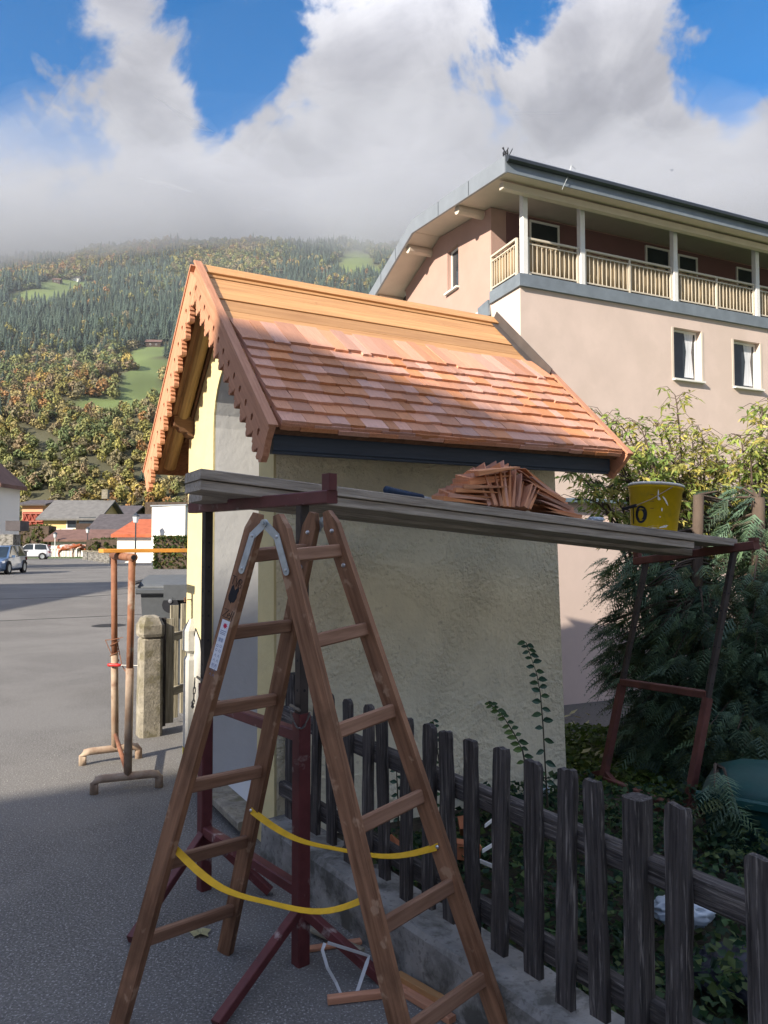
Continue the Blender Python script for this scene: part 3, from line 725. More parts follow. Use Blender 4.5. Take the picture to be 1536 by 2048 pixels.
# farmhouses high on the slope
for px, py, wm, rm, w, lab in ((150, 562, 'white_wall', 'roof_dark', 11, 'white farmhouse on the upper mountain meadow'),
                              (112, 566, 'dark_timber', 'roof_brown', 10, 'brown timber barn left of the white farmhouse on the mountain meadow'),
                              (306, 694, 'dark_timber', 'roof_brown', 13, 'dark timber chalet at the wood edge above the green meadow'),
                              (680, 552, 'white_wall', 'roof_brown', 9, 'pale hut among autumn trees high above the shrine ridge')):
    c = on_hill(px, py)
    gable_house('mountain_farmhouse' if wm == 'white_wall' else 'mountain_barn', lab, c - Vector((w / 2, 0, 2)), (1, .1), w, 9, 7.0, 2.8, MT[wm], MT[rm], .9,
                [('f', w * .3, 4.6, 1.2, 1.2), ('f', w * .7, 4.6, 1.2, 1.2)], cat='farmhouse')

# ------------------------------------------------------------------ low cloud lying on the mountain
def cloud_mesh(name, c, rad, seed, amp, n=300, mth=64):
    th = np.linspace(0, 2 * pi, n, endpoint=False); ph = np.linspace(0.02, pi - 0.02, mth)
    TH, PH = np.meshgrid(th, ph)
    def se(x, p): return np.sign(x) * np.abs(x) ** p
    x = se(np.sin(PH), .7) * se(np.cos(TH), .8); y = se(np.sin(PH), .7) * se(np.sin(TH), .8); z = se(np.cos(PH), .75)
    X = c[0] + rad[0] * x; Yc = c[1] + rad[1] * y; Z = c[2] + rad[2] * z
    d = (fbm(X / 170 + 50, Z / 110 + Yc / 200 + 50, seed, 6) - 0.5) * 2
    Yc = Yc + d * amp * 1.6 * y; bl = np.abs(fbm(X / 260 + 9, Yc / 200 + 4, seed + 40, 5) - 0.48) * 2
    Z = Z + np.where(z < 0, d * amp * -1.0, (1.0 - 2.2 * bl) * amp * 1.9 * np.clip(z * 2, 0, 1)) ; X = X + d * amp * x
    V = np.stack([X, Yc, Z], -1).reshape(-1, 3)
    i = np.arange(mth - 1)[:, None] * n; j = np.arange(n)[None, :]; j2 = (j + 1) % n
    F = np.stack([i + j, i + n + j, i + n + j2, i + j2], -1).reshape(-1, 4)
    o = np_mesh(name, V, F, MT['cloud'], loc=c)
    bm = bmesh.new(); bm.from_mesh(o.data)
    bmesh.ops.holes_fill(bm, edges=[e for e in bm.edges if e.is_boundary]); bmesh.ops.recalc_face_normals(bm, faces=bm.faces); bm.to_mesh(o.data); bm.free()
    return o


def volmat(name, col, dens, aniso=0.0):
    m = bpy.data.materials.new(name); m.use_nodes = True; N, L = m.node_tree.nodes, m.node_tree.links; N.clear()
    o = N.new('ShaderNodeOutputMaterial'); v = N.new('ShaderNodeVolumePrincipled')
    v.inputs['Color'].default_value = (*col, 1); v.inputs['Density'].default_value = dens; v.inputs['Anisotropy'].default_value = aniso
    L.new(v.outputs[0], o.inputs['Volume']); return m


MT['cloud'] = None
for k, (c, rad, seed, amp, dn) in enumerate((((-150, 1570, 508), (2600, 520, 95), 4, 85, .0013), ((-150, 1570, 508), (2450, 440, 74), 14, 75, .0024),
                                             ((-150, 1570, 508), (2300, 370, 52), 31, 60, .0050))):
    MT['cloud'] = volmat('cloud_vapour', (0.62, 0.64, 0.69), dn)
    tag(cloud_mesh('low_cloud', c, rad, seed, amp), ['thin grey veil of low cloud hanging below the mountain top', 'grey low cloud lying across the mountain top', 'dense heart of the low cloud on the mountain top'][k], 'cloud', kind='stuff')

# thin mist hanging along the mountainside below the cloud
MT['cloud'] = volmat('thin_mist', (0.80, 0.87, 1.0), .00019)
tag(cloud_mesh('mist', (-100, 900, 210), (1500, 560, 240), 51, 40, 80, 32), 'thin blue mist hanging along the wooded mountainside', 'mist', kind='stuff')
# ------------------------------------------------------------------ wayside shrine
SA = Vector((-0.590, 4.08, 0)); TH = radians(29.4)
SU = Vector((cos(TH), sin(TH), 0)); SV = Vector((-sin(TH), cos(TH), 0)); UP = Vector((0, 0, 1))
SL, SW = 1.95, 1.66                       # length along u, width along v
OF, OE, OB = 0.19, 0.42, 0.17             # overhangs: front, eaves, back
RIDGE, PITCHR = 3.30, radians(42.6)
HW = SW / 2 + OE
TP = math.tan(PITCHR)


def S(a, b, z):                           # shrine coordinates -> world
    return SA + SU * a + SV * b + UP * z


shrine = thing('wayside_shrine', SA, 'small cream wayside shrine with a half shingled gable roof', 'shrine')
# walls: slightly battered, gabled; front has an arched opening
wall_top = lambda b: RIDGE - 0.06 - abs(b - SW / 2) * TP - 0.03
ZB = wall_top(0)
bat = 0.05


def pent(a, grow=0.0):
    return [S(a, -grow, 0), S(a, SW + grow, 0), S(a, SW, ZB), S(a, SW / 2, wall_top(SW / 2)), S(a, 0, ZB)]


b = MB()
f0, f1 = pent(0.014, bat), pent(SL, bat)
f1 = [p + SU * (bat if k < 2 else 0) for k, p in enumerate(f1)]
n = 5
b.add(f0 + f1, [tuple(range(5, 10))] + [(k, 5 + k, 5 + (k + 1) % 5, (k + 1) % 5) for k in range(5)])
wall = b.build('wall', MT['plaster'], shrine)
recalc(wall)
# front wall with the arched opening
N0, N1, NF, NS = 0.215, 1.075, 0.10, 2.36         # niche jambs, floor, springing
nc, nr = (N0 + N1) / 2, (N1 - N0) / 2
outl = [(-bat, 0), (SW + bat, 0), (SW, ZB), (SW / 2, wall_top(SW / 2)), (0, ZB)]
arch = [(N0, NF), (N1, NF)] + [(nc + nr * cos(t), NS + nr * sin(t)) for t in np.linspace(0, pi, 17)]
# shrine front plane: local x = v, local y = up, local z = x cross y = u
plate('front_wall', outl, [arch], 0.0145, mtx(S(0, 0, 0), SV, UP), MT['plaster_front'], shrine)
# niche lining (white): tunnel + back
ND = 0.95
b = MB(); m = len(arch)
lo = [S(0.010, p, q) for p, q in arch]; hi = [S(ND, p, q) for p, q in arch]
b.add(lo + hi, [(k, (k + 1) % m, m + (k + 1) % m, m + k) for k in range(m)] + [tuple(range(m, 2 * m))])
# a real wall thickness behind the lining, so the tunnel is closed from outside
b.build('niche', MT['niche'], shrine)
MB().bar(S(-.035, N0 - .03, NF - .012), S(-.035, N1 + .03, NF - .012), .16, .05, ch=.008).build('threshold_stone', MT['concpost'], shrine)
# grey patch where the render has come off, with its cracked rim, low on the front
pts = [(1.16, .42), (1.20, .62), (1.24, .88), (1.34, 1.02), (1.45, .95), (1.50, .75), (1.47, .55), (1.36, .33), (1.24, .30)]
pts = [(p + .02 * RND.uniform(-1, 1), q) for p, q in pts]
pts = [(SW - (p - 1.10), q) for p, q in pts]
M = mtx(S(-0.004, 0, 0), SV, UP)
plate('bare_render_patch', pts, [], .006, M, MT['patchw'], shrine)
b = MB(); b.tube([S(-.006, p, q) for p, q in pts[:6]], .004, 5); b.build('crack', MT['black'], shrine)
b = MB()
hk = S(-0.002, 1.55, 1.21)
b.tube([hk, hk - SU * .03], .004, 6); b.tube([hk - SU * .045 + (SV * cos(t) + UP * sin(t)) * .016 for t in np.linspace(-1.2, 4.4, 12)], .0035, 6)
b.build('hook', MT['rust'], shrine)

# ---- roof: underlay slabs, boards, shingles, beams
def RS(a, t, lift=0.0, side=-1):
    """point on the roof plane: a along the ridge, t horizontal distance from the ridge, side -1 = the camera side"""
    n = SV * (side * sin(PITCHR)) + UP * cos(PITCHR)
    return S(a, SW / 2 + side * t, RIDGE - t * TP) + n * lift


b = MB()
for sd in (-1, 1):
    nrm_ = SV * (sd * sin(PITCHR)) + UP * cos(PITCHR)
    b.prism([RS(-OF, 0, 0, sd), RS(SL + OB, 0, 0, sd), RS(SL + OB, HW, 0, sd), RS(-OF, HW, 0, sd)], -nrm_ * .035)
roof = b.build('roof', MT['oldwood'], shrine)
slopeL = HW / cos(PITCHR)
# deck boards (each one a plank)
bw_ = 0.142
for sd in (-1, 1):
    k = 0
    while k * bw_ < slopeL - .02:
        t0 = k * bw_; t1 = min(slopeL, t0 + bw_ - 0.010)
        tm = (t0 + t1) / 2 * cos(PITCHR)
        nrm_ = SV * (sd * sin(PITCHR)) + UP * cos(PITCHR)
        lf = .0135 + (0.004 if k == 2 else 0.0) + RND.uniform(-.001, .004)
        board('deck_board', RS(-OF + .03, tm, lf, sd), RS(SL + OB - .03, tm, lf, sd), t1 - t0, .022, MT['spruce'], roof, up=nrm_, ch=.002)
        k += 1
# ridge edge strip
board('ridge_board', RS(-OF + .03, .035, .033), RS(SL + OB - .03, .035, .033), .10, .018, MT['spruce'], roof, up=-SV * sin(PITCHR) + UP * cos(PITCHR), ch=.002)
# shingles on the camera side
proto = {}


def shingle_mesh(i, L):
    if (i, L) in proto: return proto[(i, L)]
    rr = random.Random(i * 7 + int(L * 100))
    w = 1.0
    v = []; n = 4
    # thick butt at x=0, thin head at x=L ; grain along x
    th0, th1 = .023, .004
    jag = [rr.uniform(-.004, .004) for _ in range(3)]
    y = [-.5, 0.02 + rr.uniform(-.1, .1), .5]
    for z in (0, 1):
        for k in range(3): v.append((jag[k], y[k] * w, th0 * z + (rr.uniform(-.0015, .0015) if z else 0)))
        for k in range(3): v.append((L, y[k] * w, th1 * z))
    f = [(0, 3, 4, 1), (1, 4, 5, 2), (6, 7, 10, 9), (7, 8, 11, 10), (0, 1, 7, 6), (1, 2, 8, 7), (3, 9, 10, 4), (4, 10, 11, 5), (0, 6, 9, 3), (2, 5, 11, 8)]
    me = bpy.data.meshes.new('shingle'); me.from_pydata(v, [], f); me.materials.append(MT['shingle']); me.update()
    proto[(i, L)] = me
    return me


nrmR = -SV * sin(PITCHR) + UP * cos(PITCHR); dnR = (SV * 1.0 * cos(PITCHR) + UP * sin(PITCHR))       # up-slope direction on the camera side
EXP = 0.0985; NROW = 8


def shingle(a, w, tb, L, lift, tilt, yaw):
    """tb = slope distance of the butt from the ridge"""
    o = RS(a, tb * cos(PITCHR), lift)
    x = (dnR * cos(yaw) + SU * sin(yaw)).normalized(); y = nrmR.cross(x)
    R3 = Matrix((x, y, nrmR)).transposed() @ Matrix.Rotation(tilt, 3, 'Y')
    R4 = R3.to_4x4() @ Matrix.Diagonal((1, w, 1, 1))
    put('shingle', shingle_mesh(RND.randrange(5), L), roof, o, R4)


for row in range(NROW + 1):
    tb = slopeL + 0.028 - row * EXP
    L = 0.30 if row < NROW else 0.36
    if row == NROW: tb = slopeL + 0.028 - (NROW - 1) * EXP - EXP * 1.0
    a = -OF + 0.045; end = SL + OB - 0.05
    while a < end - .03:
        w = RND.choice((.065, .08, .095, .11, .12, .14)) * RND.uniform(.9, 1.1); w = min(w, end - a)
        if end - a - w < .04: w = end - a
        jit = RND.uniform(-.006, .006) if row < NROW else RND.uniform(-.018, .018)
        shingle(a + w / 2, w - .002, tb + jit, L * RND.uniform(.97, 1.05), .046 if row else .046, radians(4.6) + RND.uniform(-.003, .008), RND.uniform(-.012, .012))
        a += w
# the doubled starter courses at the eave
for st in range(2):
    a = -OF + 0.045; end = SL + OB - 0.05
    while a < end - .03:
        w = RND.choice((.10, .14, .17, .2)); w = min(w, end - a)
        if end - a - w < .05: w = end - a
        shingle(a + w / 2, w - .002, slopeL + .045 - st * .006 + RND.uniform(-.006, .006), .16, .020 + .013 * st, radians(1.2), RND.uniform(-.01, .01))
        a += w


# bargeboards with pierced scallops
def barge(name, a0, side, m, thick=.032, plain=False):
    Lb = slopeL + 0.06; wd = 0.155
    nT = 13; st = (Lb - .12) / nT
    if plain:
        edge = [(Lb, -.02), (Lb - .02, -wd), (Lb - .10, -wd - .01), (Lb - .16, -wd + .02), (0, -wd + .02)]
        outer = [(-.012, .045), (Lb, .045)] + edge
        holes = []
    else:
        edge = []
        x = Lb
        edge += [(Lb, -.03), (Lb + .02, -.11), (Lb + .015, -.15), (Lb - .005, -.165), (Lb - .02, -.15), (Lb - .035, -.172), (Lb - .055, -.17)]
        holes = []
        for k in range(nT, 0, -1):
            c = .07 + (k - .5) * st
            prof = [(.47, -.104), (.42, -.132), (.31, -.126), (.27, -.152), (.16, -.150), (.12, -.174), (-.02, -.182), (-.14, -.172), (-.18, -.148), (-.29, -.152), (-.34, -.130), (-.42, -.130), (-.46, -.104)]
            edge += [(c + p * st, q) for p, q in prof]
            hr = .0165
            holes.append([(c + .05 * st + hr * cos(t) * (1.0 if sin(t) > 0 else .8), -.060 + hr * 1.25 * sin(t)) for t in np.linspace(0, 2 * pi, 9)[:-1]])
        edge += [(.05, -.118), (0.0, -.13)]
        outer = [(-.012, .045), (Lb, .045)] + edge
        # mitre at the ridge
    sl = Vector(SV) * (side * cos(PITCHR)) - UP * sin(PITCHR)
    nn = SV * (side * sin(PITCHR)) + UP * cos(PITCHR)
    # mitre the top end to the vertical plane through the ridge
    def mit(p):
        x, y = p
        return (max(x, y * math.tan(PITCHR) + 0.002), y) if x < .08 else p
    outer = [mit(p) for p in outer]
    M = mtx(RS(a0, 0, 0, side), sl, nn)
    if (M.to_3x3() @ Vector((0, 0, 1))).dot(SU) > 0: M.translation = M.translation + Vector((0, 0, 0))
    else: M.translation = M.translation + SU * thick
    return plate(name, outer, holes, thick, M, m, shrine)


bf = barge('bargeboard', -OF - .02, -1, MT['larch']); bf['label'] = 'scalloped front bargeboard on the street side'
bl = barge('bargeboard', -OF - .021, 1, MT['larch']); bl['label'] = 'scalloped front bargeboard on the far slope'
br = barge('bargeboard', SL + OB - .012, -1, MT['larch'], plain=True); br['label'] = 'plain rear bargeboard'
barge('bargeboard', SL + OB - .013, 1, MT['larch'], plain=True)
# capping strips on the boards
for a0, sd in ((-OF - .004, -1), (-OF - .004, 1), (SL + OB + .004, -1)):
    nn = SV * (sd * sin(PITCHR)) + UP * cos(PITCHR)
    p0, p1 = RS(a0, .046 * TP * 0, .0525, sd), RS(a0, HW + .045, .0525, sd)
    board('capping_strip', p0, p1, .05, .014, MT['larch'], roof, up=nn, ch=.002)
# flashing upstand on the inner side of the rear bargeboard, from the ridge to the shingle line
p0, p1 = RS(SL + OB - .035, .01, .05), RS(SL + OB - .035, .62, .05)
MB().bar(p0, p1, .006, .085, up=nrmR).build('flashing', MT['flashing'], roof)
MB().bar(RS(SL + OB - .07, .01, .028), RS(SL + OB - .07, .62, .028), .06, .004, up=nrmR).build('flashing', MT['flashing'], roof)
# eave beam (blue grey) under the shingles
ev = RS(0, HW - .02, -.06)
e0, e1 = RS(-OF + .05, HW - .03, -.075), RS(SL + OB - .03, HW - .03, -.075)
board('eave_beam', e0 - UP * .01, e1 - UP * .01, .05, .125, MT['bluefascia'], shrine, ch=.004)
board('eave_trim', e0 - UP * .078 + SV * .004, e1 - UP * .078 + SV * .004, .035, .016, MT['bluefascia'], shrine, ch=.002)
# wall plates / purlins with carved ends
for sd, nm in ((-1, 0), (1, 1)):
    bq = 0.07 if sd < 0 else SW - .07
    zq = wall_top(0) - .03
    p0, p1 = S(-OF + .06, bq, zq), S(SL + OB - .03, bq, zq)
    prof = [(0, .06), (0, -.01), (.03, -.02), (.05, -.045), (.085, -.05), (.10, -.07), (.14, -.085), (.30, -.09), (.30, .06)]
    M = mtx(S(-OF + .05, bq - .06, zq + .02), SU, UP)
    plate('purlin_end', prof, [], .12, Matrix.Translation(SV * .12) @ M, MT['oldwood'], shrine)
    M2 = mtx(S(SL + OB - .04, bq - .06, zq + .02), -SU, UP)
    plate('purlin_end', prof, [], .12, M2, MT['oldwood'], shrine)
# flying rafters under the front overhang: a round log and a plank on each slope
for sd in (-1, 1):
    nn = SV * (sd * sin(PITCHR)) + UP * cos(PITCHR)
    p0, p1 = RS(-.075, .06, -.085, sd), RS(-.075, HW - .10, -.085, sd)
    L = (p1 - p0).length
    put('rafter_log', MB().tube([(0, 0, 0), (L, 0, 0)], .05, 14).mesh('rafter_log', MT['log'], smooth=False), roof, p0, frame(p1 - p0, nn))
    p0, p1 = RS(-.135, .04, -.07, sd), RS(-.135, HW - .06, -.07, sd)
    board('rafter', p0, p1, .04, .07, MT['oldwood'], roof, up=nn, ch=.004)
    # carved verge board against the wall under the overhang
    p0, p1 = RS(-.012, .03, -.08, sd), RS(-.012, HW - .30, -.08, sd)
    board('verge_board', p0, p1, .022, .09, MT['oldwood'], roof, up=nn, ch=.004)
# ------------------------------------------------------------------ scaffold trestles
def chain_part(parent, p, q, sag, m, n=9, r=.0028, lr=.011):
    """small links hanging between p and q"""
    b = MB(); p, q = Vector(p), Vector(q)
    pts = [p.lerp(q, k / n) - UP * sag * 4 * (k / n) * (1 - k / n) for k in range(n + 1)]
    for k in range(n):
        a, c = pts[k], pts[k + 1]; M = frame(c - a, (0, 0, 1) if k % 2 else (1, 0.3, 0.2)); mid = (a + c) / 2; L = (c - a).length * .62
        ring = [mid + M @ Vector((L * cos(t), lr * .55 * sin(t), 0)) for t in np.linspace(0, 2 * pi, 9)]
        b.tube(ring, r, 4, caps=False)
    return b.build('chain', m, parent)


def trestle(label, L0, R0, L1, R1, ext0, ext1, zs, rails, mlow, mup, feet, stops, sw=.054):
    """L0,R0 ground points of the legs; L1,R1 their tops; zs fraction where the outer sleeve ends"""
    t = thing('scaffold_trestle', (L0 + R0) / 2, label, 'trestle', 'steel scaffold trestles')
    d = (R1 - L1).normalized(); sd = frame(d)
    for a, c in ((L0, L1), (R0, R1)):
        jn = a.lerp(c, zs)
        board('sleeve', a, jn, sw, sw, mlow, t, up=d, ch=.004)
        board('inner_post', a.lerp(c, zs - .04), c, sw - .014, sw - .014, mup, t, up=d, ch=.003)
        # adjusting holes
        b = MB(); k = zs + .05
        side = (frame(c - a, d) @ Vector((0, 1, 0)))
        if side.y > 0: side = -side
        for face in (side, frame(c - a, d) @ Vector((0, 0, 1)), -(frame(c - a, d) @ Vector((0, 0, 1)))):
            k = zs + .05
            while k < .97:
                p = a.lerp(c, k) + face * (sw / 2 - .0075)
                b.tube([p, p + face * .0012], .0055, 8); k += .065
        b.build('pin_hole', MT['black'], t)['kind'] = 'stuff'
    board('crossbar', L1 - d * ext0 + UP * .02, R1 + d * ext1 + UP * .02, .05, .05, mlow, t, ch=.004)
    for p, h in ((L1 - d * (ext0 - .018) + UP * .045, stops[0]), (R1 + d * (ext1 - .018) + UP * .045, stops[1])):
        if h: board('end_stop', p, p + UP * h, .036, .052, mlow, t, up=d, ch=.003)
    for f in rails:
        board('rail', L0.lerp(L1, f) , R0.lerp(R1, f), .044, .044, mlow, t, ch=.004)
    for base, fz, ends in feet:
        a = base[0].lerp(base[1], fz)
        for e in ends: board('strut', a, e + UP * .016, .036, .036, mlow, t, ch=.003)
    return t


L0, R0 = gp(408, 1778), gp(601, 1927)
L1, R1 = L0 + UP * 1.755, R0 + UP * 1.755
t1 = trestle('maroon steel scaffold trestle standing on the asphalt beside the ladder', L0, R0, L1, R1, .16, .20, .54, (.49, .155), MT['maroon'], MT['steeld'],
             (((L0, L1), .15, (gp(262, 1888), gp(540, 1790))), ((R0, R1), .12, (gp(432, 2060), gp(765, 1968)))), (.028, .062))
for a, c in ((L0, L1), (R0, R1)):
    j = a.lerp(c, .555); v = Vector((-.02, -.03, 0))
    MB().tube([j - SV * -.05 + v, j + v * 1.2 - SV * .05], .006, 6).build('pin', MT['chain'], t1)
    chain_part(t1, j + Vector((-.045, -.03, .0)), j + Vector((.035, -.035, -.02)) if a is R0 else j + Vector((-.06, -.02, -.11)), .07, MT['chain'], 9)

TL1, TR1 = at(1292, 1126, 5.25), at(1468, 1103, 4.58)
TL0, TR0 = at(1200, 1592, 5.12), at(1366, 1668, 4.42)
t2 = trestle('faded red steel trestle leaning among the conifer branches', TL0, TR0, TL1, TR1, .10, .16, .47, (.48, .07), MT['maroonr'], MT['steeld'],
             (((TL0, TL1), .10, (TL0 + Vector((-.12, .30, 0)), TL0 + Vector((.15, -.3, 0)))), ((TR0, TR1), .10, (TR0 + Vector((-.1, .3, 0)), TR0 + Vector((.25, -.2, 0))))), (.045, .02), .046)

# ------------------------------------------------------------------ scaffold planks
K0, K1 = Vector((-.735, 3.075, 1.860)), Vector((2.09, 4.56, 1.585))       # centreline of the near edge
PD = (K1 - K0).normalized(); PX = Vector((-PD.y, PD.x, 0)).normalized()
PT = PX.cross(PD) * -1
if PT.z < 0: PT = -PT
PW = .27


def plank(label, off, lift, a, e, th=.042, w=PW, skew=0.0):
    p0 = K0 + PX * (off + w / 2) + PT * lift + PD * a; p1 = K1 + PX * (off + w / 2 + skew) + PT * lift + PD * e
    o = board('scaffold_plank', p0, p1, w, th, MT['plankg'], None, up=PT, ch=.003)
    return tag(o, label, 'plank', 'scaffold planks')


plank('weathered grey plank on top, carrying the bucket and shingles', 0.0, .022, 0, 0)
plank('weathered plank lying directly beneath the top scaffold plank', 0.012, -.022, .006, -.35, .040)
plank('farther scaffold plank next to the shrine wall', .305, -.040, .09, -.02, .040, .25)


def on_plank(s, off, lift=0.0):          # s metres along from the left end, off metres from the near edge
    return K0 + PD * s + PX * off + PT * (.0432 + lift)


# ------------------------------------------------------------------ step ladder
Lx = dict(a=(at(517, 1027, 2.53), gp(236, 2056)), b=(at(557, 1030, 2.50), gp(846, 2244)), c=(at(628, 1025, 2.79), gp(450, 1905)), d=(at(655, 1023, 2.755), gp(1024, 2119)))
lad = thing('step_ladder', gp(560, 2150), 'brown wooden double step ladder standing open on the asphalt', 'ladder')


def at_y(key, y):
    a, c = Lx[key]; lo, hi = 0.0, 1.0
    for _ in range(40):
        m = (lo + hi) / 2
        if pix(a.lerp(c, m))[1] < y: lo = m
        else: hi = m
    return lo


WLD = ((Lx['c'][0] - Lx['a'][0]) * Vector((1, 1, 0))).normalized()          # rung direction
stile = {}
for key in 'abcd':
    a, c = Lx[key]; d = (c - a).normalized(); L = (c - a).length
    # tapered, notched head: profile in the plane of the A
    prof = [(0, -.012), (0, .012), (.055, .030), (L, .030), (L, -.030), (.055, -.030)]
    w = WLD
    y = w.cross(d).normalized()
    M = mtx(a, d, y); zdir = M.to_3x3() @ Vector((0, 0, 1))
    M.translation = a - zdir * .014
    stile[key] = plate('stile', prof, [], .028, M, MT['ladder'], lad)
for s1, s2, ys in (('a', 'c', ((1112, 1882), (1100, 1818))), ('b', 'd', ((1112, 2072), (1101, 1955)))):
    f1 = [at_y(s1, y) for y in ys[0]]; f2 = [at_y(s2, y) for y in ys[1]]
    for k in range(6):
        if s1 == 'a' and k == 0: pass
        p = Lx[s1][0].lerp(Lx[s1][1], f1[0] + (f1[1] - f1[0]) * k / 5); q = Lx[s2][0].lerp(Lx[s2][1], f2[0] + (f2[1] - f2[0]) * k / 5)
        d = (q - p).normalized()
        sd = (Lx[s1][1] - Lx[s1][0]).normalized()
        board('rung', p + d * .004, q - d * .004, .024, .046, MT['rung'], lad, up=-sd.lerp(Vector((0, 0, -1)), .35), ch=.005)
# hinge plates
for s1, s2, sg in (('a', 'b', -1), ('c', 'd', -1)):
    pa, pb = Lx[s1][0], Lx[s2][0]; da = (Lx[s1][1] - pa).normalized(); db = (Lx[s2][1] - pb).normalized()
    nv = -WLD
    off = nv * .0165
    if s1 == 'c': off = WLD * .0165
    piv = (pa + pb) / 2 + (da + db).normalized() * .030 + off
    hg = MB(); bt = MB()
    for pp, dd, lay in ((pa, da, 0), (pb, db, .003)):
        ins = (piv - off - (pp + dd * .03)).normalized() * .012
        k0 = pp + dd * .075 + ins + off + nv * lay; k1 = pp + dd * .192 + ins * .6 + off + nv * lay
        hg.bar(piv + nv * lay, k0, .003, .026, up=nv.cross(k0 - piv)); hg.bar(k0 - dd * .008, k1, .003, .024, up=nv.cross(dd))
        hg.tube([k1 - nv * .0015, k1 + nv * .0018], .012, 12)
        for q in (k0, k1 - dd * .006):
            o_ = nv if s1 == 'a' else nv
            bt.lathe([(.001, .0035), (.004, .003), (.006, 0.0)], 10, q + (nv * .0015), M=frame(nv).to_3x3() @ Matrix(((0, 0, 1), (1, 0, 0), (0, 1, 0))))
    hg.tube([piv - nv * .002, piv + nv * .009], .013, 14); hg.tube([piv - nv * .002, piv + nv * .014], .006, 10)
    h = hg.build('hinge', MT['steel'], lad); bt.build('rivet', MT['bolt'], h)
    if s1 == 'c':
        for pp, dd in ((pa, da), (pb, db)):
            for k in (.075, .205):
                q = pp + dd * k - WLD * .0142
                MB().lathe([(.001, .006), (.006, .0045), (.0085, .0)], 12, q, M=frame(-WLD).to_3x3() @ Matrix(((0, 0, 1), (1, 0, 0), (0, 1, 0)))).build('bolt', MT['bolt'], lad)


# yellow spreader straps
def strap(s1, y1, s2, y2, sag, side):
    p = Lx[s1][0].lerp(Lx[s1][1], at_y(s1, y1)) + side; q = Lx[s2][0].lerp(Lx[s2][1], at_y(s2, y2)) + side
    n = 22; b = MB(); vs, fs = [], []
    d = (q - p)
    for k in range(n + 1):
        t = k / n; c = p + d * t - UP * sag * 4 * t * (1 - t) * (1 + .10 * sin(9 * t))
        tw = .35 + 1.15 * sin(pi * t) ** .7
        wv = (UP * cos(tw) + WLD * sin(tw)).normalized() * .0125
        vs += [c - wv, c + wv]
        if k < n: fs.append((2 * k, 2 * k + 1, 2 * k + 3, 2 * k + 2))
    b.add(vs, fs); o = b.build('strap', MT['strap'], lad)
    md = o.modifiers.new('s', 'SOLIDIFY'); md.thickness = .0016
    bt = MB()
    for e in (p, q):
        bt.lathe([(.001, .005), (.004, .004), (.0065, 0)], 10, e - WLD * .002, M=frame(-WLD).to_3x3() @ Matrix(((0, 0, 1), (1, 0, 0), (0, 1, 0))))
    bt.build('rivet', MT['bolt'], o)


strap('c', 1618, 'd', 1690, .085, -WLD * .017)
strap('a', 1693, 'b', 1795, .115, WLD * .017)
# marker writing, blot and sticker on the stile nearest the street
a, c = Lx['a']; da = (c - a).normalized(); ya = WLD.cross(da).normalized()
if ya.x > 0: ya = -ya                   # towards picture left
FN = -WLD


def on_stile(s, y, lift=.0006): return a + da * s - ya * y + FN * (.0142 + lift)


def strokes(name, strk, s0, h, y0, wd, m, r=.0011):
    """letters: list of polylines in (0..1 across, 0..1 down)"""
    b = MB()
    for pl in strk: b.tube([on_stile(s0 + q * h + .12 * h * 0, y0 + p * wd) for p, q in pl], r, 5)
    return b.build(name, m, lad)


def s_at(y): return at_y('a', y) * (c - a).length


sT = s_at(1154)
strokes('marker_lettering', [[(0, .0), (.34, .04)], [(.17, .02), (.13, .8)], [(.38, .12), (.52, .95), (.68, .18)], [(.74, .1), (.72, .98)], [(.74, .1), (.95, .2), (.96, .42), (.74, .52), (1.0, .65), (.98, .9), (.72, .98)]],
        sT, .034, -.022, .045, MT['black'])
sB = s_at(1174)
blot = [(-.014, .0), (-.008, -.006), (-.002, .006), (.003, .010), (.008, .002), (.015, .0), (.018, .008), (.015, .020), (.017, .032), (.012, .046), (.006, .052), (.003, .049), (-.002, .056), (-.009, .050), (-.016, .045), (-.019, .032), (-.017, .016)]
plate('marker_blot', [(p, -q) for p, q in blot], [], .0006, mtx(on_stile(sB, 0, .0002), -ya, -da), MT['black'], lad)
sZ = s_at(1219)
strokes('marker_lettering', [[(.05, .05), (.5, .0), (.0, .8), (.42, .82)], [(.45, .6), (.66, .5), (.6, .3), (.45, .45), (.48, .8), (.68, .8)], [(.82, .0), (.72, .92)], [(.98, .05), (.9, 1.0)]], sZ, .034, -.022, .046, MT['black'])
sS = s_at(1240); sE = s_at(1337)
M = mtx(on_stile(sS, 0, .0002), -ya, -da)
hl = sE - sS
st = plate('sticker', [(-.017, 0), (.017, 0), (.017, -hl), (-.017, -hl)], [], .0005, M, MT['sticker'], lad)
FN_L = FN * .0009


def sp(x, y): return on_stile(sS + y, x, .0009)


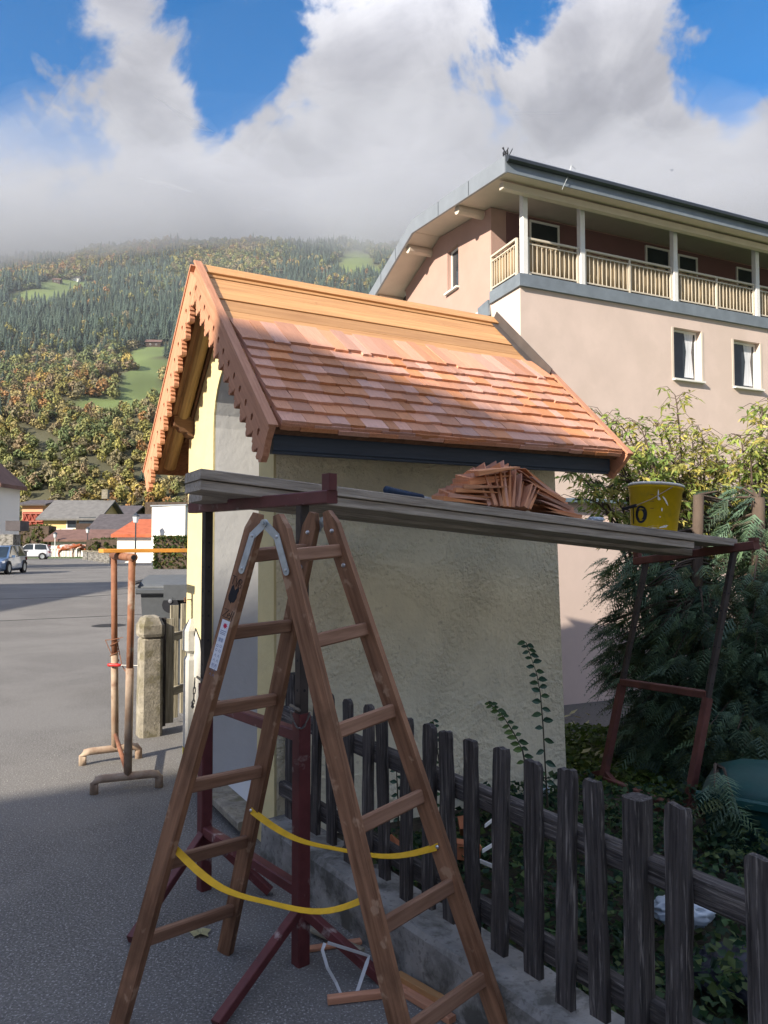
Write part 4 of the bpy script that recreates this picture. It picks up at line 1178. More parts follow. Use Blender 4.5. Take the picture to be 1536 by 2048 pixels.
b = MB(); cc = .018
star = []
for k in range(16):
    r = .0105 if k % 2 == 0 else .0060
    star.append(sp(.002 + r * cos(k * pi / 8), cc + r * sin(k * pi / 8)))
b.prism(star, FN * .0003); b.build('star_emblem', MT['stred'], st)
b = MB()
for yy, x0, x1 in ((.036, -.012, .013), (.042, -.012, .010), (.047, -.012, .012)): b.bar(sp(x0, yy), sp(x1, yy), .0018, .0004, up=FN)
for k in range(7): b.bar(sp(-.011 + k * .0033, .060), sp(-.011 + k * .0033, .073), .0006 + .0012 * ((k * 7) % 3 / 2), .0004, up=FN)
for x0, yy in ((-.008, .088), (.006, .086), (-.008, .102), (.007, .102)):
    b.tube([sp(x0 + .004 * cos(t), yy + .004 * sin(t)) for t in np.linspace(0, 2 * pi, 9)], .0007, 4, caps=False)
for k in range(5):
    for sgn in (-1, 1):
        yy = .115 + k * .016; x0 = sgn * .007
        b.bar(sp(x0 - .004, yy + .009), sp(x0, yy), .0007, .0004, up=FN); b.bar(sp(x0, yy), sp(x0 + .004, yy + .010), .0007, .0004, up=FN)
        b.bar(sp(x0 - .002, yy + .006), sp(x0 + .003, yy + .003), .0007, .0004, up=FN)
for k in range(4): b.bar(sp(-.012, hl - .006 - k * .004), sp(.012, hl - .006 - k * .004), .0008, .0004, up=FN)
b.build('print', MT['stblue'], st)

# ------------------------------------------------------------------ fence on its plinth
F0 = FA; FNRM = Vector((-FD.y, FD.x, 0))            # FNRM points to the garden side? resolved below
if FNRM.dot(Vector((1, 1, 0))) < 0: FNRM = -FNRM
PZ = .20
pl = thing('fence_plinth', F0 + FD * .3, 'low weathered concrete plinth along the foot of the dark fence', 'plinth')
b = MB()
prof = [(-.075, 0), (-.07, PZ - .02), (-.055, PZ), (.13, PZ + .004), (.15, PZ - .02), (.15, -.1), (-.075, -.1)]
i0 = F0 + FD * .02; i1 = F0 + FD * 5.2
nseg = 26
ring = []
for k in range(nseg + 1):
    p = i0.lerp(i1, k / nseg)
    ring.append([p + FNRM * (x + (RND.uniform(-.005, .005) if z > .05 else 0)) + UP * (z + (RND.uniform(-.006, .004) if z > .1 else 0)) for x, z in prof])
m_ = len(prof); vs = [v for r_ in ring for v in r_]
fs = [(k * m_ + q, k * m_ + (q + 1) % m_, (k + 1) * m_ + (q + 1) % m_, (k + 1) * m_ + q) for k in range(nseg) for q in range(m_)]
fs += [tuple(range(m_)), tuple(range(nseg * m_, (nseg + 1) * m_))]
b.add(vs, fs); recalc(b.build('kerb', MT['concrete'], pl))

fence = thing('picket_fence', F0 + FD * 1.5 + UP * PZ, 'black weathered wooden picket fence leading from the shrine corner', 'fence')


def fence_at(px, off=0.0):
    """distance along the fence of the vertical plane through picture column px"""
    r = (px - 768) / FPX; o = F0 + FNRM * off
    # (o.x + s dx) = r * (o.y + s dy - .03)
    return (r * (o.y - .03) - o.x) / (FD.x - r * FD.y)


cols = [(597, 22, 1362), (632, 22, 1378), (665, 23, 1387), (699, 23, 1398), (735, 25, 1408), (770, 25, 1420), (812, 27, 1434), (857, 29, 1446), (900, 29, 1461), (945, 27, 1477), (997, 33, 1492),
        (1065, 37, 1519), (1127, 37, 1531), (1196, 36, 1562), (1350, 46, 1604), (1530, 56, 1715), (1720, 70, 1760)]
for k, (px, wpx, ty) in enumerate(cols):
    s = fence_at(px); p = F0 + FD * s
    zt = at(px, ty, p.y).z; zt = min(max(zt, .84), .98)
    wv = wpx * p.y / FPX * 1.12
    w = min(max(wv, .058), .095)
    Lp = zt - PZ - .025 - (.03 if k % 3 else 0)
    rr = random.Random(k + 3)
    prof = [(0, -w / 2)]
    for q in range(1, 9): prof.append((Lp * q / 9, -w / 2 + rr.uniform(-.004, .0035)))
    if k < 6: prof += [(Lp - .02, -w / 2), (Lp - .004, -w * .3), (Lp, 0.004), (Lp - .008, w * .35), (Lp - .022, w / 2)]
    else: prof += [(Lp - .012, -w / 2), (Lp - rr.uniform(0, .008), -w * .36), (Lp - rr.uniform(0, .01), -w * .1), (Lp - rr.uniform(0, .01), w * .2), (Lp - rr.uniform(.0, .012), w * .42), (Lp - .025, w / 2)]
    for q in range(8, 0, -1): prof.append((Lp * q / 9, w / 2 + rr.uniform(-.0035, .004)))
    prof.append((0, w / 2))
    lean = rr.uniform(-.03, .03)
    x = (UP + FD * lean + FNRM * rr.uniform(-.012, .012)).normalized()
    M = mtx(p + UP * (PZ + .025 + (.03 if k % 3 else 0)) - FNRM * .012, x, FD)
    zd = M.to_3x3() @ Vector((0, 0, 1))
    plate('picket', prof, [], .022, M, MT['picket'], fence)
for z in (PZ + .52, PZ + .14):
    p, q = F0 + FD * .05 + FNRM * .034 + UP * (z + .01), F0 + FD * 4.9 + FNRM * .034 + UP * (z - .015)
    board('rail', p, q, .045, .075, MT['picket'], fence, ch=.008)
for px, w, zt, off in ((1274, .068, .905, .015), (590, .08, .93, .09)):
    sF = fence_at(px, off); p = F0 + FD * sF + FNRM * off
    board('post', p + UP * (PZ - .02), p + UP * zt, w, w, MT['picket'], fence, up=FD, ch=.012)
# ------------------------------------------------------------------ apartment house with the balcony
D = Vector((at(1043, 900, 18.5).x, 18.5, 0)); BZ = 0.0
apt = thing('apartment_house', D, 'pale apartment house with a railed upper balcony and low pitched metal roof', 'building')
A_ = lambda a, b_, z: D + U2 * a + V2 * b_ + UP * z
ZS1 = at(1043, 548, 18.5).z; ZS0 = at(1043, 573, 18.5).z          # balcony slab
BLEN, BDEP = 22.0, 10.2
b = MB(); b.prism([A_(0, 0, -.6), A_(BLEN, 0, -.6), A_(BLEN, BDEP, -.6), A_(0, BDEP, -.6)], UP * (ZS0 + .6)); b.build('lower_wall', MT['wall_cream'], apt)
BAL = 1.49
EO = -.834; OG = .9
ze, zr, zf = 10.52, 11.23, 10.15; er, ef = 4.71, 8.7
zt = lambda e: (ze + (zr - ze) * (e - EO) / (er - EO)) if e < er else (zr + (zf - zr) * (e - er) / (ef - er))
FH = .40                                       # fascia depth
b = MB()
pent_ = [A_(0.02, BAL, ZS0 - .1), A_(0.02, ef - .4, ZS0 - .1), A_(0.02, ef - .4, zt(ef - .4) - FH + .03), A_(0.02, er, zt(er) - FH + .03), A_(0.02, BAL, zt(BAL) - FH + .03)]
n_ = len(pent_)
b.add(pent_ + [p + U2 * (BLEN - .1) for p in pent_], [tuple(range(n_ - 1, -1, -1)), tuple(range(n_, 2 * n_))] + [(k, (k + 1) % n_, n_ + (k + 1) % n_, n_ + k) for k in range(n_)])
uw = b.build('upper_wall', MT['wall_mauve'], apt); recalc(uw)
# dark panel over the balcony's back wall, eave shade put into its colour
o = MB().bar(A_(.5, BAL - .012, (ZS1 + zt(BAL) - FH) / 2), A_(BLEN - .3, BAL - .012, (ZS1 + zt(BAL) - FH) / 2), .02, zt(BAL) - FH - ZS1 - .02); o.build('balcony_shade', MT['wall_shade'], apt)
# slab
b = MB(); b.prism([A_(-.06, -.08, ZS0 + .002), A_(BLEN + .06, -.08, ZS0 + .002), A_(BLEN + .06, BAL - .03, ZS0 + .002), A_(-.06, BAL - .03, ZS0 + .002)], UP * (ZS1 - ZS0)); b.build('balcony_slab', MT['slabmetal'], apt)
b = MB(); b.prism([A_(-.05, BAL + .0, ZS0 - .28), A_(-.05, BDEP, ZS0 - .28), A_(.0, BDEP, ZS0 - .28), A_(0, BAL, ZS0 - .28)], UP * .26); b.build('ledge', MT['winframe'], apt)
MB().bar(A_(-.07, BAL - .02, (ZS0 + ZS1) / 2 - .25), A_(-.07, BAL + .55, (ZS0 + ZS1) / 2 - .32), .05, .42).build('slab_flashing', MT['slabmetal'], apt)
# roof: sheet on top, soffit below, fascia round it
rf = MB()
top = [(EO, zt(EO)), (er, zt(er)), (ef, zt(ef))]
for (e0, z0), (e1, z1) in zip(top[:-1], top[1:]):
    rf.prism([A_(-OG, e0, z0 - .06), A_(-OG, e1, z1 - .06), A_(-OG, e1, z1), A_(-OG, e0, z0)], U2 * (BLEN + 2 * OG))
roof_a = rf.build('roof', MT['guttermetal'], apt)
sf = MB()
for (e0, z0), (e1, z1) in zip(top[:-1], top[1:]):
    sf.prism([A_(-OG + .04, e0 + .02, z0 - FH + .05), A_(-OG + .04, e1, z1 - FH + .05), A_(-OG + .04, e1, z1 - .064), A_(-OG + .04, e0 + .02, z0 - .064)], U2 * (BLEN + 2 * OG - .08))
sf.build('soffit', MT['soffit'], roof_a)
for (e0, z0), (e1, z1) in zip(top[:-1], top[1:]):
    MB().prism([A_(-OG - .03, e0, z0 - FH), A_(-OG - .03, e1, z1 - FH), A_(-OG - .03, e1, z1 - .004), A_(-OG - .03, e0, z0 - .004)], U2 * .065).build('fascia', MT['roofmetal'], roof_a)
    for k in (.33, .66):
        q = lambda t: (e0 + (e1 - e0) * t, z0 + (z1 - z0) * t)
        MB().bar(A_(-OG - .034, q(k)[0], q(k)[1] - FH + .01), A_(-OG - .034, q(k)[0], q(k)[1] - .02), .006, .02, up=V2).build('fascia_seam', MT['guttermetal'], roof_a)
MB().bar(A_(-OG, EO - .06, ze - .09), A_(BLEN + OG, EO - .06, ze - .09), .14, .15, ch=.04).build('gutter', MT['guttermetal'], roof_a)
MB().bar(A_(-OG, EO + .01, ze - .25), A_(BLEN + OG, EO + .01, ze - .25), .03, .26).build('fascia', MT['slabmetal'], roof_a)
# purlin ends under the gable overhang
for e in (.95 + 1.0, 5.35, 8.0):
    MB().tube([A_(.1, e, zt(e) - FH - .05), A_(-OG + .12, e, zt(e) - FH - .05)], .13, 10).build('purlin_end', MT['soffit'], roof_a)
MB().bar(A_(-OG + .2, EO + .55, ze - FH - .03), A_(BLEN, EO + .55, ze - FH - .03), .16, .16).build('eave_purlin', MT['soffit'], roof_a)
# bird spikes / cable at the corner
b = MB(); q = A_(-OG, EO, ze)
for k in range(9): b.tube([q + Vector((RND.uniform(-.08, .08), RND.uniform(-.05, .05), 0)), q + Vector((RND.uniform(-.16, .16), RND.uniform(-.1, .1), RND.uniform(.08, .2)))], .012, 4)
b.build('bird_spikes', MT['black'], roof_a)['kind'] = 'stuff'
b = MB(); q = A_(1.05, EO - .1, ze + .05)
b.tube([q, q + Vector((-.12, -.05, .06)), q + Vector((-.2, -.06, -.2)), q + Vector((-.36, -.1, -.55))], .007, 5)
b.build('cable', MT['steel'], roof_a)


def along(px, b_=0.0):                          # distance a along the long front of the picture column px
    r = (px - 768) / FPX; o = D + V2 * b_
    return (r * (o.y + .25) - o.x) / (U2.x - r * U2.y)


posts = [along(p, -.0) for p in (1049, 1164, 1350, 1514)]; posts.append(posts[-1] * 2 - posts[-2]); posts.append(posts[-1] * 2 - posts[-2])
for a0 in posts:
    MB().bar(A_(a0, .02, ZS1), A_(a0, .02, ze - FH + .05), .15, .15, up=U2, ch=.01).build('balcony_post', MT['whitepost'], apt)
RH = .93


def rail_panel(p, q, mid):
    p, q = Vector(p), Vector(q); d = (q - p).normalized()
    t = MB(); t.bar(p + UP * RH, q + UP * RH, .06, .05); t.bar(p + UP * .09, q + UP * .09, .035, .035); t.bar(p + UP * (RH - .13), q + UP * (RH - .13), .03, .03)
    for e in ([p, q] + ([p.lerp(q, .5)] if mid else [])): t.bar(e, e + UP * (RH + .02), .055, .055, up=d)
    pan = t.build('railing', MT['railpaint'], apt)
    n = max(3, int((q - p).length / .135)); bl = MB()
    for k in range(1, n):
        e = p.lerp(q, k / n); bl.bar(e + UP * .1, e + UP * (RH - .14), .016, .016, up=d)
    bb = bl.build('baluster', MT['railpaint'], pan); bb['kind'] = 'stuff'
    nv = Vector((d.y, -d.x, 0)); 
    m = 40; vs, fs = [], []
    inner = -nv if nv.dot(A_(9, 4, 0) - p) < 0 else nv
    for k in range(m + 1):
        e = p.lerp(q, .01 + .98 * k / m) + inner * (.05 + .018 * sin(k * 2.3) + .012 * sin(k * 1.1 + 2))
        for z in (.10, .42, .74, RH - .04): vs.append(e + UP * (z + (.012 * sin(k * .9) if z > .8 else 0)))
        if k < m:
            for j in range(3): fs.append((k * 4 + j, k * 4 + 4 + j, k * 4 + 5 + j, k * 4 + 1 + j))
    c_ = MB().add(vs, fs).build('privacy_cloth', MT['screen'], pan, smooth=True)
    c_.modifiers.new('s', 'SOLIDIFY').thickness = .01


for k, (a0, a1) in enumerate(zip(posts[:-1], posts[1:])):
    rail_panel(A_(a0 + .12, .02, ZS1), A_(a1 - .12, .02, ZS1), k > 0)
rail_panel(A_(.0, BAL - .06, ZS1), A_(.0, .16, ZS1), False)


def window(c, xd, nd, w, h, rev=.16, curtain=False, parent=None, frame_m='winframe', reveal=True, tilt=0.0, sill=True):
    """opening box set into a wall: c centre on the wall face, xd along the wall, nd outward normal"""
    c, xd, nd = Vector(c), Vector(xd).normalized(), Vector(nd).normalized()
    fr = MB(); up_ = UP
    s = .055
    for sx in (-1, 1): fr.bar(c + xd * sx * (w / 2 - s / 2) - up_ * h / 2, c + xd * sx * (w / 2 - s / 2) + up_ * h / 2, s, .05, up=nd)
    for sz in (-1, 1): fr.bar(c - xd * w / 2 + up_ * sz * (h / 2 - s / 2), c + xd * w / 2 + up_ * sz * (h / 2 - s / 2), s, .052, up=nd)
    wi = fr.build('window', MT[frame_m], parent)
    MB().box(c - nd * .01, (w - s, .012, h - s), frame(xd)).build('pane', MT['glass'], wi)
    if sill: MB().bar(c - xd * (w / 2 + .06) - up_ * (h / 2 + .03) + nd * .06, c + xd * (w / 2 + .06) - up_ * (h / 2 + .03) + nd * .06, .22, .05).build('sill', MT[frame_m], wi)
    if curtain:
        for sx, wc in ((.22, .34), (-.42, .16)):
            m = 14; vs, fs = [], []
            for k in range(m + 1):
                for j, zz in enumerate((.46, .1, -.42)):
                    gather = (1 - .45 * (j == 1))
                    x = (sx + (k / m - .5) * wc * gather) * w
                    vs.append(c + xd * x + up_ * h * zz + nd * (.004 + .006 * sin(k * 2.0)))
                if k < m:
                    for j in range(2): fs.append((k * 3 + j, k * 3 + 3 + j, k * 3 + 4 + j, k * 3 + 1 + j))
            MB().add(vs, fs).build('curtain', MT['curtain'], wi, smooth=True)
    return wi


def opening(c, xd, nd, w, h, dep, mats):
    """projecting reveal lining so the window reads as set deep in the wall: cut a niche into the wall by a boolean-free recess box"""


# windows of the lower wall: real recesses cut with a boolean
lw = bpy.data.objects['lower_wall']


def cut(obj, boxes):
    cb = MB()
    for c, xd, nd, w, h, dep in boxes: cb.box(Vector(c), (w, dep * 2, h), frame(xd))
    co = cb.build('cutter', MT['winframe'], None, (0, 0, 0))
    md = obj.modifiers.new('cut', 'BOOLEAN'); md.object = co; md.operation = 'DIFFERENCE'; md.solver = 'EXACT'
    dg = bpy.context.evaluated_depsgraph_get(); dg.update()
    me = bpy.data.meshes.new_from_object(obj.evaluated_get(dg))
    obj.modifiers.clear(); obj.data = me
    bpy.data.objects.remove(co)


wins = []
for x0, x1, y0, y1 in ((1347, 1394, 658, 768), (1467, 1512, 682, 784), (1640, 1690, 700, 800)):
    a0, a1 = along(x0), along(x1); am = (a0 + a1) / 2; c0 = A_(am, 0, 0)
    z1, z0 = at((x0 + x1) / 2, y0, c0.y).z, at((x0 + x1) / 2, y1 - 8, c0.y).z
    wins.append((A_(am + .06, 0, (z0 + z1) / 2), U2, N2, a1 - a0 + .16, z1 - z0, .24))
cut(lw, wins)
for c, xd, nd, w, h, dep in wins:
    window(c - nd * .18, xd, nd, w - .02, h - .02, curtain=True, parent=apt)
    MB().bar(c - xd * (w / 2 + .05) - UP * (h / 2 + .025) + nd * .02, c + xd * (w / 2 + .05) - UP * (h / 2 + .025) + nd * .02, .16, .05).build('window_sill', MT['winframe'], apt)
    for sx in (-1, 1):
        MB().bar(c + xd * sx * (w / 2 + .035) - UP * h / 2 + nd * .004, c + xd * sx * (w / 2 + .035) + UP * h / 2 + nd * .004, .07, .012, up=nd).build('window_trim', MT['soffit'], apt)
# gable windows
gw = []


def alongv(px, a0=0.02):
    r = (px - 768) / FPX; o = D + U2 * a0
    return (r * (o.y + .3) - o.x) / (V2.x - r * V2.y)


NG = -U2; NGp = Vector((-V2.y, V2.x, 0)); NGp = NGp if NGp.x < 0 else -NGp
for x0, x1, y0, y1 in ((895, 917, 495, 580), (793, 812, 588, 640)):
    e0, e1 = alongv(x1), alongv(x0); em = (e0 + e1) / 2; c0 = A_(.02, em, 0)
    gw.append((A_(.02, em, (at(x0, y0, c0.y).z + at(x0, y1, c0.y).z) / 2), V2, NGp, e1 - e0, at(x0, y0, c0.y).z - at(x0, y1, c0.y).z, .2))
cut(uw, gw)
for c, xd, nd, w, h, dep in gw:
    window(c - nd * .14, xd, nd, w - .02, h - .02, parent=apt)
    MB().bar(c - xd * (w / 2 + .05) - UP * (h / 2 + .025) + nd * .02, c + xd * (w / 2 + .05) - UP * (h / 2 + .025) + nd * .02, .16, .05).build('window_sill', MT['winframe'], apt)
# balcony doors and windows on the shade panel
for px, w, zc, h in ((1088, 1.0, 1.15, 2.0), (1315, .95, 1.15, 2.0), (1375, .8, 1.1, 2.0), (1495, 1.0, 1.1, 2.0)):
    a0 = along(px, BAL); c = A_(a0, BAL - .045, ZS1 + zc)
    window(c, U2, N2, w, h, parent=apt, sill=False)
# wall lamp
MB().box(A_(along(1205, BAL), BAL - .08, ZS1 + 1.25), (.22, .1, .14), frame(U2)).build('wall_lamp', MT['winframe'], apt)
# ------------------------------------------------------------------ the village down the street
def P0(px, Y): return Vector((at(px, 1088, Y).x, Y, 0))


def zpx(py, Y): return at(768, py, Y).z


def px_house(name, label, x0, x1, Y, eave_y, ridge_y, wm, rm, depth=9, over=.6, windows=(), ux=(1, 0), ridge='u', cat='house', chimney=None, th=.25):
    b0, b1 = P0(x0, Y), P0(x1, Y); w = (b1 - b0).length
    h = zpx(eave_y, Y); rh = zpx(ridge_y, Y + (depth / 2 if ridge == 'u' else 0)) - h
    wins = [(f, (at(px, 1088, Y).x - b0.x) if f == 'f' else px, zpx(py, Y), ww, wh) for f, px, py, ww, wh in windows]
    return gable_house(name, label, b0 - UP * .3, ux, w, depth, h + .3, rh, MT[wm], MT[rm], over, [(f, s, z + .3, ww, wh) for f, s, z, ww, wh in wins], cat, None, ridge, th, chimney)


px_house('white_house', 'white house with red brown roof at the left edge beyond the parked car', -230, -6, 50, 966, 868, 'white_wall', 'roof_brown', 3.0, .35, [], ridge='v')
gh = thing('garage_box', P0(24, 49), 'grey box shed beside the white house at the left edge', 'shed')
MB().box(P0(20, 48.5) + UP * 1.05, (.85, 1.0, 2.3)).build('body', MT['concrete'], gh)
MB().box(P0(34, 48) + UP * (zpx(1052, 48)), (.9, 1.2, .62)).build('letter_box', MT['roof_dark'], gh)
px_house('apricot_house', 'apricot house with red timber lattice balconies', 43, 84, 125, 1010, 1003, 'pink_wall', 'roof_dark', 10, .8)
lat = thing('lattice_balcony', P0(43, 123.5), 'red timber lattice balcony on the apricot house', 'balcony')
b = MB()
z0, z1 = zpx(1058, 123.5), zpx(1027, 123.5); xa, xb = P0(43, 123.5).x, P0(84, 123.5).x
MB().box(((xa + xb) / 2, 124.2, (z0 + z1) / 2 - 1), (xb - xa, 1.0, z1 - z0 + 2.5)).build('back_panel', MT['red_timber'], lat)
for zz in (z0, (z0 + z1) / 2, z1): b.bar((xa, 123.5, zz), (xb, 123.5, zz), .12, .16)
k = 0
while xa + k * .9 < xb - .8:
    for za, zb in ((z0, (z0 + z1) / 2), ((z0 + z1) / 2, z1)):
        b.bar((xa + k * .9, 123.5, za), (xa + k * .9 + .45, 123.5, zb), .1, .08); b.bar((xa + k * .9 + .9, 123.52, za), (xa + k * .9 + .45, 123.52, zb), .1, .08)
    k += 1
b.build('lattice', mat('faded_red', (0.36, 0.12, 0.09), .8), lat)
px_house('yellow_house', 'yellow house with a broad grey roof and dark balcony', 86, 192, 112, 1036, 1004, 'yellow_wall', 'roof_grey', 11, .8,
         [('f', 143, 1047, 1.4, 1.4), ('f', 108, 1064, 1.6, .8), ('f', 134, 1064, 1.6, .8)], chimney=(7.0, 5.5, 9.5, .9))
yb = thing('timber_balcony', P0(170, 111.3), 'dark timber balcony on the right end of the yellow house', 'balcony')
MB().box((P0(172, 111.2).x, 111.3, zpx(1054, 111)), (2.6, 1.2, 1.0)).build('parapet', MT['dark_timber'], yb)
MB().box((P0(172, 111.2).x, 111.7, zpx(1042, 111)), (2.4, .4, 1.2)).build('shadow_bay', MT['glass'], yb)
px_house('grey_roof_house', 'house with dark solar roof behind the red tiled building', 186, 290, 104, 1062, 1032, 'white_wall', 'roof_dark', 10, .9, [('f', 216, 1069, 1.6, 1.0), ('f', 240, 1069, 1.4, 1.0)])
px_house('low_outbuilding', 'long low outbuilding with brown roof in front of the yellow house', 102, 214, 96, 1080, 1063, 'white_wall', 'roof_brown', 7, .7)
px_house('brown_barn', 'dark brown barn roof rising behind the solar roof house', 206, 262, 140, 1028, 1014, 'dark_timber', 'roof_dark', 9, .8)
px_house('red_tiled_building', 'white single storey building with bright red tiled roof', 234, 306, 66, 1073, 1044, 'white_wall', 'roof_red', 12, .4, [])
# white tower-like block
tw = thing('white_block', P0(302, 58), 'tall white flat roofed block beside the red tiled building', 'building')
x0, x1 = P0(303, 58).x, P0(380, 58).x; zt_ = zpx(1013, 58)
MB().prism([(x0, 58, -.2), (x1, 56.5, -.2), (x1 + 1, 64, -.2), (x0 + 1, 66, -.2)], UP * (zt_ + .2)).build('wall', MT['white_wall'], tw)
MB().prism([(x0 - .1, 57.9, zt_), (x1 + .1, 56.4, zt_), (x1 + 1.1, 64.1, zt_), (x0 + .9, 66.1, zt_)], UP * .1).build('parapet_cap', MT['roofmetal'], tw)
vg = MB()
for k in range(5): vg.bar((x0 + 1.45, 57.6, zpx(1025, 58) - .16 * k), (x0 + 2.0, 57.6, zpx(1025, 58) - .16 * k), .1, .05)
MB().box((x0 + 1.72, 57.72, zpx(1030, 58)), (.62, .1, .85)).build('vent_grille', MT['roof_grey'], tw)
vg.build('louvre', MT['guttermetal'], tw)


def foliage_box(name, label, c, sz, n, col, leaf, cat, kind=None, seed=1, round_=0.0):
    r_ = np.random.RandomState(seed); u = r_.rand(n, 3) - .5
    ax = r_.randint(0, 3, n); sg = np.sign(r_.rand(n) - .5)
    u[np.arange(n), ax] = sg * (.5 - .06 * r_.rand(n))
    if round_:
        nn = np.linalg.norm(u, axis=1, keepdims=True); u = u * (1 - round_) + round_ * u / nn * .5
    p = np.array(c) + u * np.array(sz)
    nrm_ = u + .8 * r_.randn(n, 3); nrm_ /= np.linalg.norm(nrm_, axis=1, keepdims=True)
    t1 = np.cross(nrm_, r_.randn(n, 3)); t1 /= np.linalg.norm(t1, axis=1, keepdims=True); t2 = np.cross(nrm_, t1)
    s = leaf * (.6 + .8 * r_.rand(n, 1))
    V = np.stack([p - t1 * s, p + t2 * s * .5, p + t1 * s, p - t2 * s * .5], 1).reshape(-1, 3)
    F = np.arange(4 * n).reshape(-1, 4)
    C = np.repeat(np.array(col)[r_.randint(0, len(col), n)] * (.6 + .8 * r_.rand(n, 1)), 4, 0)
    return V, F, C


HG = [(.05, .10, .03), (.08, .12, .03), (.14, .13, .03)]


def hedge(label, c, sz, n, leaf, col=HG, seed=1, name='clipped_hedge', round_=0.0):
    t = thing(name, (c[0], c[1], c[2] - sz[2] / 2), label, 'hedge')
    V, F, C = foliage_box('', '', c, sz, n, col, leaf, '', seed=seed, round_=round_)
    np_mesh('foliage', V, F, MT['leaf'], C, parent=t)
    MB().box(c, (sz[0] * .86, sz[1] * .86, sz[2] * .9)).build('branch_core', MT['bark'], t)
    return t


hc = P0(352, 50); hedge('clipped green hedge in front of the white block', (hc.x, 50, .95), (2.6, 1.2, 2.3), 3000, .12, seed=3)
hedge('unseen hedge added behind the shrine to shade the pale wall', (-.1, 7.1, .70), (2.3, .55, 1.95), 2500, .05, seed=4)  # invented blocker out of view, shades the lower boundary wall
# small street trees and shrubs between the houses
for k, (px, Y, w, h, lab) in enumerate(((62, 105, 4.5, 3.6, 'bushy green shrub in front of the lattice balconies'), (79, 104, 4.0, 4.2, 'grey green shrub left of the yellow house'),
                                     (230, 88, 6, 2.2, 'yellowing garden shrub beside the low outbuilding'), (345, 130, 9, 9, 'tall green tree behind the white block'), (250, 150, 8, 9, 'dark spruce clump above the brown barn'))):
    hedge(lab, (P0(px, Y).x, Y, h / 2), (w, w * .7, h), 900, .35, [(.09, .11, .03), (.14, .13, .04), (.06, .09, .03)] if k != 4 else [(.02, .05, .025)], seed=20 + k, name='garden_shrub', round_=.6)

# lawn with cows and paling
gl = sheet('green_lawn', [(P0(84, 92).x, 86), (P0(236, 92).x, 86), (P0(236, 92).x, 97), (P0(84, 92).x, 97)], 0.02, MT['lawn'])
pf = thing('white_paling', P0(100, 93), 'row of pale fence palings in front of the cows', 'fence')
for k in range(13):
    x = P0(84, 93).x + k * .33; MB().bar((x, 93, 0), (x, 93, 1.15), .12, .06, up=(0, 1, 0)).build('paling', MT['whitepaint'], pf)
MB().bar((P0(83, 93).x, 93.08, .9), (P0(84, 93).x + 4.2, 93.08, .9), .06, .1).build('rail', MT['whitepaint'], pf)


def skin_mesh(name, verts, edges, radii, m, parent, sub=1):
    me = bpy.data.meshes.new(name); me.from_pydata([Vector(v) - wloc(parent) for v in verts], edges, []); me.materials.append(m)
    o = put(name, me, parent)
    sk = o.modifiers.new('skin', 'SKIN'); me.skin_vertices[0].data[0].use_root = True
    for k, r in enumerate(radii): me.skin_vertices[0].data[k].radius = (r, r) if isinstance(r, (int, float)) else r
    sb = o.modifiers.new('sub', 'SUBSURF'); sb.levels = sb.render_levels = sub
    return o


MT['cow'] = mat('brown_and_white_hide', (0.30, 0.075, 0.025), .8, .15, 3, bump=0, patch=.95, pcol=(.75, .72, .66), pscale=1.4, pthr=.53)


def cow(label, p, yaw, s=1.0):
    t = thing('cow', p, label, 'cow', 'cows on the lawn')
    c_, s_ = cos(yaw), sin(yaw)
    T = lambda x, y, z: Vector(p) + Vector((x * c_ - y * s_, x * s_ + y * c_, z)) * s
    V_ = [T(0, 0, 1.05), T(.55, 0, 1.08), T(-.6, 0, 1.10), T(-.95, 0, 1.15), T(.85, 0, 1.15), T(1.15, 0, 1.3), T(1.38, 0, 1.38), T(1.62, 0, 1.18)]
    E = [(0, 1), (0, 2), (2, 3), (1, 4), (4, 5), (5, 6), (6, 7)]; Rr = [.36, .34, .34, .22, .22, .16, .15, .09]
    for x, y in ((.6, .2), (.6, -.2)):
        k = len(V_); V_ += [T(x, y, .8), T(x, y, .42), T(x + .02, y, .04)]; E += [(1, k), (k, k + 1), (k + 1, k + 2)]; Rr += [.13, .065, .06]
    for x, y in ((-.72, .2), (-.72, -.2)):
        k = len(V_); V_ += [T(x + .08, y, .82), T(x - .10, y, .48), T(x, y, .04)]; E += [(2, k), (k, k + 1), (k + 1, k + 2)]; Rr += [.16, .07, .06]
    k = len(V_); V_ += [T(-1.05, 0, 1.0), T(-1.08, 0, .5)]; E += [(3, k), (k, k + 1)]; Rr += [.035, .03]
    for y in (.14, -.14):
        k = len(V_); V_ += [T(1.34, y * 1.6, 1.46)]; E += [(6, k)]; Rr += [.04]
    skin_mesh('body', V_, E, [r * s for r in Rr], MT['cow'], t)


cow('brown and white cow standing left, nearest the paling', P0(134, 91), .2, 1.1)
cow('brown and white cow standing right, beside the hedge', P0(168, 92), 2.9, 1.1)
# row of low stone posts along the pavement
for k in range(6):
    q = P0(172 + k * 11, 78 - k * 3.2)
    o = thing('stone_post', q, ['leftmost low stone post on the pavement', 'second low stone post from the left on the pavement', 'third low stone post from the left on the pavement', 'fourth low stone post from the left on the pavement', 'fifth low stone post from the left on the pavement', 'rightmost low stone post on the pavement'][k], 'post', 'stone posts along the pavement')
    MB().bar(q, q + UP * .85, .5, .4, up=(0, 1, 0), ch=.03).build('shaft', MT['concrete'], o); MB().box(q + UP * .9, (.6, .5, .12)).build('cap', MT['concpost'], o)


